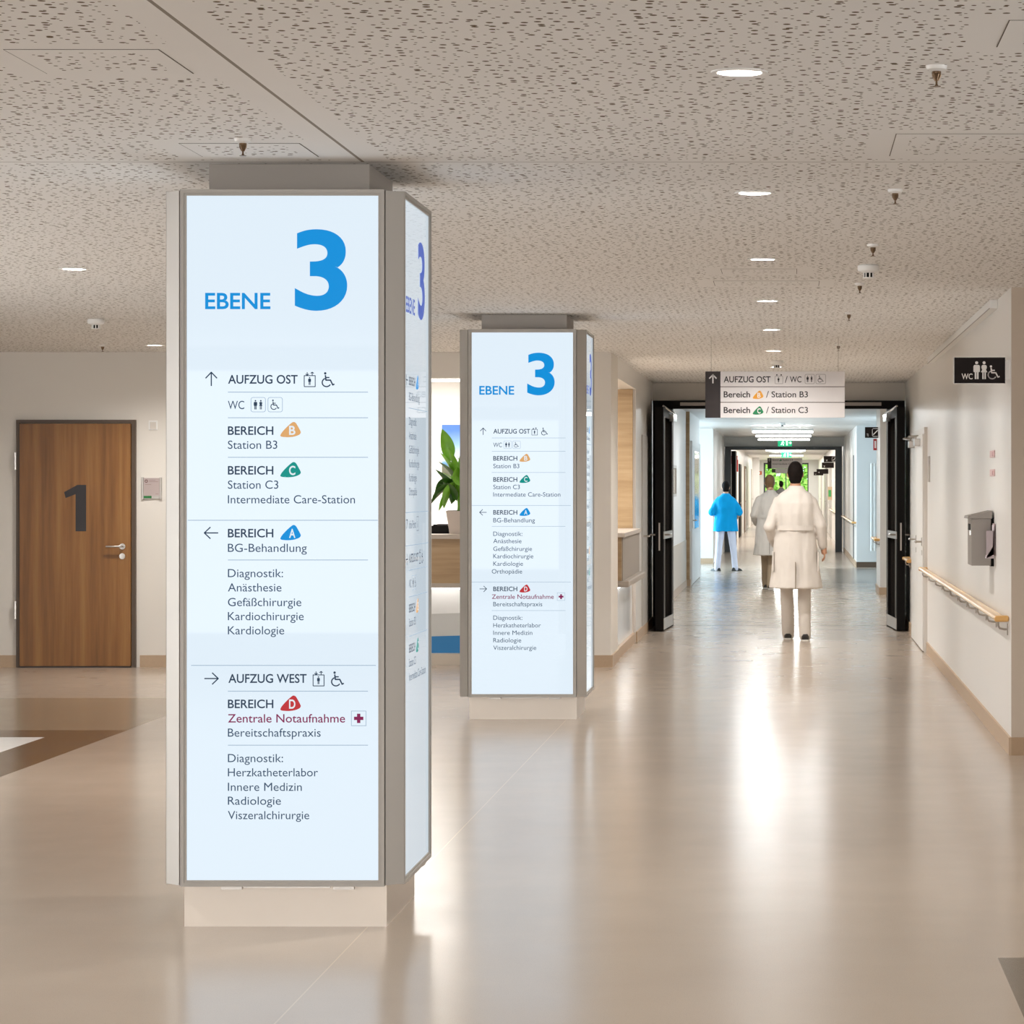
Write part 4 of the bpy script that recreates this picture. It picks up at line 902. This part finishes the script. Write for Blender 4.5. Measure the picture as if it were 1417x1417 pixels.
t = thing('fire_sign', (-1.6, 73, 2.2), 'red and white fire equipment sign inside the second frame on the left', 'sign'); MB().box(-1.6, -1.42, 73, 73.02, 2.17, 2.38).build('plate', P_RED, t); MB().box(-1.55, -1.5, 72.995, 73.001, 2.2, 2.33).build('print', P_WHITE, t)
t = thing('fire_sign', (-1.6, 118, 2.0), 'small orange-red sign on the white end wall left of the window', 'sign'); MB().box(-1.5, -1.33, 124.97, 125, 2.08, 2.24).build('plate', mat('print_orange_red', (206, 96, 50), .5), t); MB().box(-1.47, -1.40, 124.965, 124.971, 2.12, 2.2).build('print', P_WHITE, t)
# far hanging sign
yw = 100; s = F/yw
t = thing('hanging_sign', (X(1086), yw, Z(655)), 'far white hanging direction sign in front of the green window', 'sign')
MB().box(X(1062), X(1067.5), yw, yw+.03, Z(648.5), Z(634)).build('arrow_field', M_BROWNBLK, t); MB().box(X(1067.5), X(1110), yw, yw+.03, Z(648.5), Z(634)).build('board', M_SIGNW, t)
MB().box(X(1068), X(1073), yw, yw+.03, Z(654), Z(649)).build('arrow_field', M_BROWNBLK, t); MB().box(X(1073), X(1110), yw, yw+.03, Z(655), Z(648.7)).build('board', M_SIGNW, t)
pr = Pr((0, yw, 0), (1, 0, 0), (0, -1, 0)); pr.arrow(X(1064.8), Z(637), 3.5/s, PI/2, .012, 0, .002); pr.build('arrow', P_WHITE, t)
pr.text('Bereich', X(1069), Z(637.6), 2.2/s, 8.5/s, 0, 0, .002); LT(); pr.text('Station C3', X(1083), Z(637.6), 2.2/s, 14/s, 0, 0, .002); LT(); pr.text('Intermediate Care', X(1069), Z(643), 2.2/s, 30/s, 0, 0, .002); LT()
pr.badge(X(1078.5), Z(638), 3.4/s, 2.6/s, 0, 'C', 1, .002); pr.build('area_badge', [P_GREEN, P_WHITE], t)
for p in (1066, 1106): MB().tube([(X(p), yw+.015, Z(634)), (X(p), yw+.015, CEIL)], .004, 6).build('cable', M_STEEL, t)
# radiator in the recess
t = thing('radiator', (1.75, 53.18, .35), 'tall pale tube radiator on the wall of the right-hand recess', 'radiator')
for k in range(9): MB().tube([(1.56+k*.062, 53.18, .32), (1.56+k*.062, 53.18, 2.02)], .021, 10).build('tube', M_WHITE, t, True)
for z in (.36, 1.98): MB().tube([(1.53, 53.21, z), (2.09, 53.21, z)], .02, 8).build('manifold', M_WHITE, t, True)
for z in (.5, 1.8): MB().box(1.8, 1.84, 53.2, 53.299, z, z+.03).build('wall_bracket', M_STEEL, t)
t = thing('wall_joint_cover', (1.27, 58, 0), 'narrow dark vertical strip on the right wall of the blue-lit corridor', 'trim strip'); MB().box(1.262, 1.275, 55.6, 55.9, .0, 2.2).build('strip', M_DGREY, t)
# left wall fittings
t = thing('display_frame', (-1.655, 38, 1.5), 'narrow steel-framed notice case on the left wall past the black door', 'notice case')
f = MB().box(-1.655, -1.625, 36.6, 36.66, 1.43, 1.87).box(-1.655, -1.625, 39.0, 39.06, 1.43, 1.87).box(-1.655, -1.625, 36.66, 39, 1.43, 1.47).box(-1.655, -1.625, 36.66, 39, 1.83, 1.87); f.build('frame', M_STEEL, t)
MB().box(-1.65, -1.64, 36.66, 39, 1.47, 1.83).build('notice', mat('notice_grey', (168, 160, 150), .2), t)
f = MB(); f.box(-1.602, -1.57, 43.6, 43.7, 0, 2.3).box(-1.602, -1.57, 47.6, 47.7, 0, 2.3).box(-1.602, -1.57, 43.7, 47.6, 2.22, 2.3)
d3 = struct('door_3', f, M_WALLB); MB().box(-1.6, -1.575, 43.7, 47.6, .01, 2.22).build('door_leaf', M_WALLB, d3); MB().box(-1.577, -1.572, 44.9, 46.9, .88, 2.15).build('glazing', mat('dark_green_glass', (96, 104, 86), .1), d3)
MB().tube([(-1.575, 43.9, 1.03), (-1.51, 43.9, 1.03), (-1.51, 44.05, 1.03)], .011, 8).build('door_handle', M_STEEL, d3); MB().box(-1.577, -1.57, 43.86, 43.94, .9, 1.12).build('handle_plate', M_STEEL, d3)
t = thing('side_door', (LX, 29.6, 0), 'plain grey door in the left wall just before the black fire door', 'door')
MB().box(LX+.002, LX+.012, 28.85, 29.95, .0, 2.12).build('leaf', mat('grey_door', (190, 186, 180), .35), t)
MB().tube([(LX+.01, 29.0, 1.05), (LX+.07, 29.0, 1.05), (LX+.07, 29.13, 1.05)], .010, 8).build('door_handle', M_STEEL, t, True)
# ward doors far down
def ward_door(side, y, w, label, matn):
    x = -1.60 if side < 0 else 1.25; q = .04*(-side)
    t = thing('ward_door', (x, y, 0), label, 'door', 'doors along the far ward corridor')
    xa, xb = sorted((x, x+q)); MB().box(xa, xb, y, y+.08, 0, 2.25).box(xa, xb, y+w-.08, y+w, 0, 2.25).box(xa, xb, y+.08, y+w-.08, 2.17, 2.25).build('frame', matn, t)
    xa, xb = sorted((x, x+q*.6)); MB().box(xa, xb, y+.08, y+w-.08, .01, 2.17).build('leaf', matn if side < 0 and y < 90 else M_WHITEDOOR, t)
    MB().tube([(x+q*.6, y+.2, 1.05), (x+q*2, y+.2, 1.05), (x+q*2, y+.36, 1.05)], .012, 6).build('handle', M_STEEL, t)
ward_door(-1, 84, 2.6, 'dark door in the left wall beyond the second frame', M_BLACK)
ward_door(-1, 94, 3, 'brown door in the left wall of the far corridor', mat('brown_door', (120, 96, 70), .4))
ward_door(-1, 110, 3, 'white door in the left wall near the far end', mat('grey_door', (190, 186, 180), .35))
ward_door(1, 84.6, 2.2, 'white door in the right wall at the end of the far handrail', mat('grey_door', (190, 186, 180), .35))
ward_door(1, 94, 2.2, 'white door in the right wall in the middle of the far corridor', mat('grey_door', (190, 186, 180), .35))
ward_door(1, 110, 2.2, 'white door in the right wall near the far window', mat('grey_door', (190, 186, 180), .35))
t = thing('fire_cabinet', (-1.6, 79, 1.9), 'red fire sign sticking out of the left wall beyond the second frame', 'sign'); MB().box(-1.6, -1.5, 78, 78.05, 1.98, 2.32).build('plate', P_RED, t)
t = thing('notice_board', (1.25, 83.5, 1.2), 'beige holder with a green notice on the far right wall', 'notice'); MB().box(1.12, 1.25, 83.5, 83.55, 1.15, 1.55).build('holder', mat('beige_holder', (190, 166, 136), .5), t); MB().box(1.14, 1.22, 83.49, 83.5, 1.25, 1.45).build('notice', mat('notice_green', (60, 150, 80), .5), t)

# ---------------------------------------------------------------- people
M_SKIN = mat('skin', (188, 138, 108), .5, var=.05, nscale=20); M_SKIN2 = mat('skin_light', (206, 158, 128), .5, var=.05, nscale=20)
M_COAT = mat('white_coat_cotton', (214, 206, 197), .8, var=.05, nscale=9, spec=.2); M_TROU = mat('white_trousers', (206, 197, 187), .8, var=.05, nscale=9, spec=.2)
M_TROUB = mat('beige_trousers', (176, 154, 128), .8, var=.05, nscale=9); M_TROUW = mat('lilac_white_trousers', (226, 224, 238), .8, var=.03, nscale=9)
M_SCRUB = mat('bright_blue_scrubs', (0, 160, 222), .75, var=.06, nscale=9, spec=.2); M_SHOE = mat('shoe_black', (28, 24, 22), .5); M_SOLE = mat('shoe_sole', (226, 222, 214), .5)
M_HAIRB = mat('hair_black', (22, 15, 12), .75, var=.3, nscale=60, spec=.15); M_HAIRN = mat('hair_brown', (120, 90, 56), .6, var=.2, nscale=60); M_GREYT = mat('grey_top', (130, 126, 124), .8)
def remesh(mb, name, m, parent, vox, smooth=6, folds=0, seed=0):
    o = mb.build(name, m, parent)
    me0 = o.data; bm = bmesh.new(); bm.from_mesh(me0); bmesh.ops.recalc_face_normals(bm, faces=bm.faces[:]); bm.to_mesh(me0); bm.free()
    r = o.modifiers.new('r', 'REMESH'); r.mode = 'VOXEL'; r.voxel_size = vox
    sm = o.modifiers.new('s', 'SMOOTH'); sm.iterations = smooth; sm.factor = .5
    bpy.context.view_layer.update(); dg = bpy.context.evaluated_depsgraph_get()
    me = bpy.data.meshes.new_from_object(o.evaluated_get(dg)); o.modifiers.clear(); o.data = me; me.name = name
    if not me.materials: me.materials.append(m)
    if folds:
        for v in me.vertices:
            p = v.co; k = noise.noise(Vector((p.x*9+seed, p.y*9, p.z*2.6)))+.5*noise.noise(Vector((p.x*20+seed, p.y*20, p.z*7)))
            v.co += v.normal*k*folds
    me.polygons.foreach_set('use_smooth', [True]*len(me.polygons))
    return o
def ering(c, rx, ry, n=20): return [(c[0]+rx*math.cos(2*PI*i/n), c[1]+ry*math.sin(2*PI*i/n), c[2]) for i in range(n)]
def chain(mb, pts, rad, n=12):
    mb.tube(pts, rad, n)
    for p, r in zip(pts, rad): mb.ell(p, (r, r, r), 12, 8)
def hand(mb, wrist, d, back, k):
    """palm, four curled fingers and a thumb along direction d"""
    d = Vector(d).normalized(); w = Vector(wrist); back = Vector(back).normalized(); side = d.cross(back).normalized()
    palm = w+d*.05*k
    mb.tube([w, w+d*.03*k, w+d*.085*k], [.024*k, .030*k, .030*k], 10)
    for i, (o, L) in enumerate(((-.028, .070), (-.010, .080), (.009, .075), (.027, .060))):
        b = w+d*.085*k+side*o*k
        mb.tube([b-d*.02*k, b+d*L*.45*k, b+d*L*.8*k-back*.015*k, b+d*L*k-back*.032*k], [.0095*k, .009*k, .0085*k, .007*k], 8)
    b = w+d*.03*k-side*.028*k
    mb.tube([b, b-side*.02*k+d*.025*k-back*.008*k, b-side*.024*k+d*.06*k-back*.02*k], [.012*k, .011*k, .008*k], 8)
def person(name, x, y, ht, J, label, outfit, hair, skin, head_tilt=(0, 0)):
    k = ht/1.80; t = thing('person', (x, y, 0), label, 'person')
    V = lambda p: (x+p[0]*k, y+p[1]*k, p[2]*k)
    sh, hp = J['sh'], J['hip']; lean = J.get('lean', 0)
    hd = J['head']
    b = MB()
    # head with jaw, nose, ears; neck; trunk; arms; legs: one body
    b.ell(V(hd), (.075*k, .092*k, .108*k), 20, 14); b.ell(V((hd[0], hd[1]+.028, hd[2]-.055)), (.055*k, .062*k, .060*k), 16, 10)
    b.ell(V((hd[0], hd[1]+.098, hd[2]-.012)), (.012*k, .016*k, .022*k), 10, 8)
    for q in (-1, 1): b.ell(V((hd[0]+q*.076, hd[1]-.005, hd[2]-.01)), (.010*k, .018*k, .030*k), 10, 8)
    nb = J['neck']
    b.tube([V((hd[0], hd[1]-.015, hd[2]-.06)), V(nb)], [.052*k, .058*k], 14)
    b.rings([ering(V((nb[0]*f+hp[0]*(1-f), nb[1]*f+hp[1]*(1-f), z)), a*k, c*k) for z, a, c, f in ((nb[2], .07, .06, 1), (1.44, .15, .085, .9), (1.30, .165, .105, .7), (1.10, .14, .095, .4), (.98, .15, .105, .1), (.86, .15, .105, 0))])
    for a in ('aL', 'aR'):
        P = J[a]; chain(b, [V(p) for p in P[:3]], [.048*k, .038*k, .026*k]); hand(b, V(P[2]), J[a+'d'], J[a+'b'], k)
    for l in ('lL', 'lR'):
        P = J[l]; chain(b, [V(p) for p in P], [.078*k, .052*k, .036*k])
    remesh(b, 'body', skin, t, .0065, 3)
    # hair
    h = MB()
    h.ell(V((hd[0], hd[1]-.020, hd[2]+.020)), (.081*k, .094*k, .107*k), 20, 14); h.ell(V((hd[0], hd[1]-.042, hd[2]-.045)), (.068*k, .052*k, .075*k), 16, 10)
    remesh(h, 'hair', hair, t, .007, 2, .004, 3)
    e = MB()
    for q in (-1, 1): e.ell(V((hd[0]+q*.030, hd[1]+.084, hd[2]+.008)), (.012*k, .008*k, .008*k), 10, 8)
    e.build('eyes', M_SOLE, t, True)
    e = MB().ell(V((hd[0], hd[1]+.088, hd[2]-.058)), (.022*k, .006*k, .008*k), 10, 8); e.build('mouth', mat('lips', (160, 92, 84), .5), t, True)
    # trousers
    tr = MB(); P, Q = J['lL'], J['lR']
    tr.rings([ering(V((hp[0], hp[1], z)), a*k, c*k) for z, a, c in ((1.0, .165, .115), (.92, .180, .125), (.84, .172, .122))])
    for P in (J['lL'], J['lR']):
        kn, an = Vector(P[1]), Vector(P[2])
        chain(tr, [V(P[0]), V(Vector(P[0])*.5+kn*.5), V(kn), V(kn*.5+an*.5), V((an.x, an.y, an.z-.035))], [.092*k, .085*k, .070*k, .066*k, .063*k], 14)
    remesh(tr, 'trousers', outfit['trousers'], t, .010, 5, .008, 5)
    for P, yaw in ((J['lL'], J.get('yL', 0)), (J['lR'], J.get('yR', 0))):
        an = Vector(P[2]); c, s_ = math.cos(yaw), math.sin(yaw)
        up = MB(); so = MB(); rows = []; 
        for u, w, hh in ((-.075, .026, .05), (-.05, .038, .075), (0, .040, .085), (.06, .042, .065), (.12, .045, .045), (.165, .036, .035), (.185, .012, .025)):
            rows.append([V((an.x+(q*w)*c-u*s_*-1*-1 if False else an.x+q*w*c+u*s_, an.y-q*w*s_+u*c, an.z-.085+z_)) for q, z_ in ((-1, .012), (1, .012), (1, hh*.55), (.55, hh), (-.55, hh), (-1, hh*.55))])
        up.rings(rows); sh_ = up.build('shoe', M_SHOE, t, True)
        rows = []
        for u, w in ((-.08, .028), (-.05, .042), (.06, .046), (.13, .048), (.17, .038), (.19, .014)):
            rows.append([V((an.x+q*w*c+u*s_, an.y-q*w*s_+u*c, an.z-.085+z_)) for q, z_ in ((-1, -.004), (1, -.004), (1, .015), (-1, .015))])
        so.rings(rows).build('sole', M_SOLE if outfit.get('sole', True) else M_SHOE, sh_)
    # upper garment
    g = MB(); hem = outfit['hem']; sc = outfit.get('wide', 1)
    prof = [(nb[2]+.015, .068, .062, 1), (nb[2]-.02, .090, .075, 1), (nb[2]-.055, .150, .092, 1), (1.435, .190, .108, .95), (1.39, .207, .122, .9), (1.28, .205, .132, .7), (1.15, .192, .128, .45), (1.05, .190, .128, .25), (.95, .205, .138, .05), (.80, .222, .155, 0), (.66, .238, .170, 0), (.53, .258, .190, 0)]
    prof = [q for q in prof if q[0] >= hem-.02]
    g.rings([ering(V((nb[0]*f+hp[0]*(1-f), nb[1]*f+hp[1]*(1-f), z)), a*k*sc, c*k*sc, 28) for z, a, c, f in prof])
    for a in ('aL', 'aR'):
        P = [Vector(p) for p in J[a]]
        if outfit['sleeve'] == 'long': chain(g, [V(P[0]), V(P[0]*.5+P[1]*.5), V(P[1]), V(P[1]*.5+P[2]*.5), V(P[2]*.98+P[1]*.02)], [.060*k, .066*k, .058*k, .054*k, .046*k], 14)
        else: chain(g, [V(P[0]), V(P[0]*.45+P[1]*.55), V(P[0]*.1+P[1]*.9)], [.066*k, .072*k, .074*k], 14)
    top = remesh(g, outfit['name'], outfit['mat'], t, .010, 6, .012, 1)
    cl = MB(); cl.rings([ering(V((nb[0], nb[1]+.004, nb[2]-.015)), .078*k, .072*k), ering(V((nb[0], nb[1]+.004, nb[2]+.02)), .068*k, .064*k), ering(V((nb[0], nb[1]+.004, nb[2]+.022)), .058*k, .054*k)], cap=False); cl.build('collar', outfit['mat'], top, True)
    if outfit['name'] == 'lab_coat':
        z = 1.10; bl = MB()
        f = .35; c = V((nb[0]*f+hp[0]*(1-f), nb[1]*f+hp[1]*(1-f), 0))
        def arc(r0, r1, z, a0, a1): return [(c[0]+r0*k*math.cos(a), c[1]+r1*k*math.sin(a), z*k) for a in [math.radians(a0+(a1-a0)*i/14) for i in range(15)]]
        lo, hi = arc(.200*sc, .140*sc, 1.115, 215, 325), arc(.199*sc, .139*sc, 1.165, 215, 325)
        for i in range(14): bl.face([lo[i], lo[i+1], hi[i+1], hi[i]])
        o = bl.build('half_belt', outfit['mat'], top); so = o.modifiers.new('solid', 'SOLIDIFY'); so.thickness = .004
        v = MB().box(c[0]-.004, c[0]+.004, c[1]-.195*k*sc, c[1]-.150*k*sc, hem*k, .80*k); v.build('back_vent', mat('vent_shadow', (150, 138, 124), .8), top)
        v = MB()
        for q in (-1, 1): v.box(c[0]+q*.215*k*sc-.006, c[0]+q*.215*k*sc+.010, c[1]-.09*k, c[1]+.02*k, .70*k, .90*k, b=.003)
        v.build('pocket', outfit['mat'], top)
    return t
COAT = dict(name='lab_coat', mat=M_COAT, hem=.53, sleeve='long', trousers=M_TROU)
person('m1', .045, 28.1, 1.82, dict(head=(.0, .02, 1.69), neck=(0, -.005, 1.545), sh=.19, hip=(0, 0, .95), aL=[(-.165, 0, 1.405), (-.265, -.05, 1.15), (-.21, .14, .98)], aR=[(.165, 0, 1.405), (.255, -.03, 1.16), (.285, .02, .96)],
   aLd=(.3, .8, -.6), aLb=(-1, 0, 0), aRd=(.1, .1, -1), aRb=(1, 0, 0), lL=[(-.09, .02, .90), (-.085, .20, .50), (-.075, .26, .085)], lR=[(.09, .0, .90), (.095, .03, .49), (.10, -.04, .085)]),
   'person in a long white coat walking away, nearest of the three staff', dict(COAT, wide=1.06), M_HAIRB, M_SKIN)
person('m2', -.335, 42.1, 1.76, dict(head=(.01, .10, 1.67), neck=(0.02, .035, 1.53), sh=.19, hip=(0, 0, .95), aL=[(-.155, .02, 1.405), (-.245, -.01, 1.16), (-.20, .18, 1.02)], aR=[(.175, .02, 1.405), (.265, 0, 1.16), (.23, .16, 1.0)],
   aLd=(.3, .9, -.2), aLb=(-1, 0, 0), aRd=(-.2, .8, -.4), aRb=(1, 0, 0), lL=[(-.09, .02, .90), (-.06, .22, .50), (-.05, .26, .085)], lR=[(.09, .0, .90), (.04, .05, .49), (.02, -.02, .085)]),
   'person in a white coat with short brown hair, partly hidden behind the nearest coat', dict(COAT, trousers=M_TROUB, sole=True), M_HAIRN, M_SKIN2)
person('m3', -1.21, 51.0, 1.66, dict(head=(-.0, .03, 1.69), neck=(0, 0, 1.54), sh=.19, hip=(0, 0, .95), aL=[(-.165, 0, 1.40), (-.29, -.04, 1.16), (-.20, .16, 1.08)], aR=[(.165, 0, 1.40), (.29, -.04, 1.16), (.22, .16, 1.06)],
   aLd=(.6, .8, 0), aLb=(-1, 0, 0), aRd=(-.6, .8, 0), aRb=(1, 0, 0), lL=[(-.10, .0, .90), (-.14, .03, .50), (-.17, 0, .085)], lR=[(.10, .0, .90), (.15, .03, .49), (.19, .0, .085)], yL=-.7, yR=.7),
   'person in bright blue short-sleeved scrubs and white trousers standing at the left', dict(name='scrub_top', mat=M_SCRUB, hem=.72, sleeve='short', trousers=M_TROUW, sole=False, wide=1.16), M_HAIRB, M_SKIN2)
person('m4', -.35, 98.0, 1.74, dict(head=(.0, .02, 1.69), neck=(0, 0, 1.54), sh=.19, hip=(0, 0, .95), aL=[(-.165, 0, 1.405), (-.255, -.03, 1.16), (-.25, .02, .96)], aR=[(.165, 0, 1.405), (.255, -.03, 1.16), (.265, .02, .96)],
   aLd=(0, .1, -1), aLb=(-1, 0, 0), aRd=(.1, .1, -1), aRb=(1, 0, 0), lL=[(-.09, .0, .90), (-.09, .03, .50), (-.09, 0, .085)], lR=[(.09, .0, .90), (.095, .03, .49), (.10, -.0, .085)]),
   'small distant person in grey before the green far window', dict(name='grey_top', mat=M_GREYT, hem=.80, sleeve='long', trousers=M_TROUB), M_HAIRB, M_SKIN)
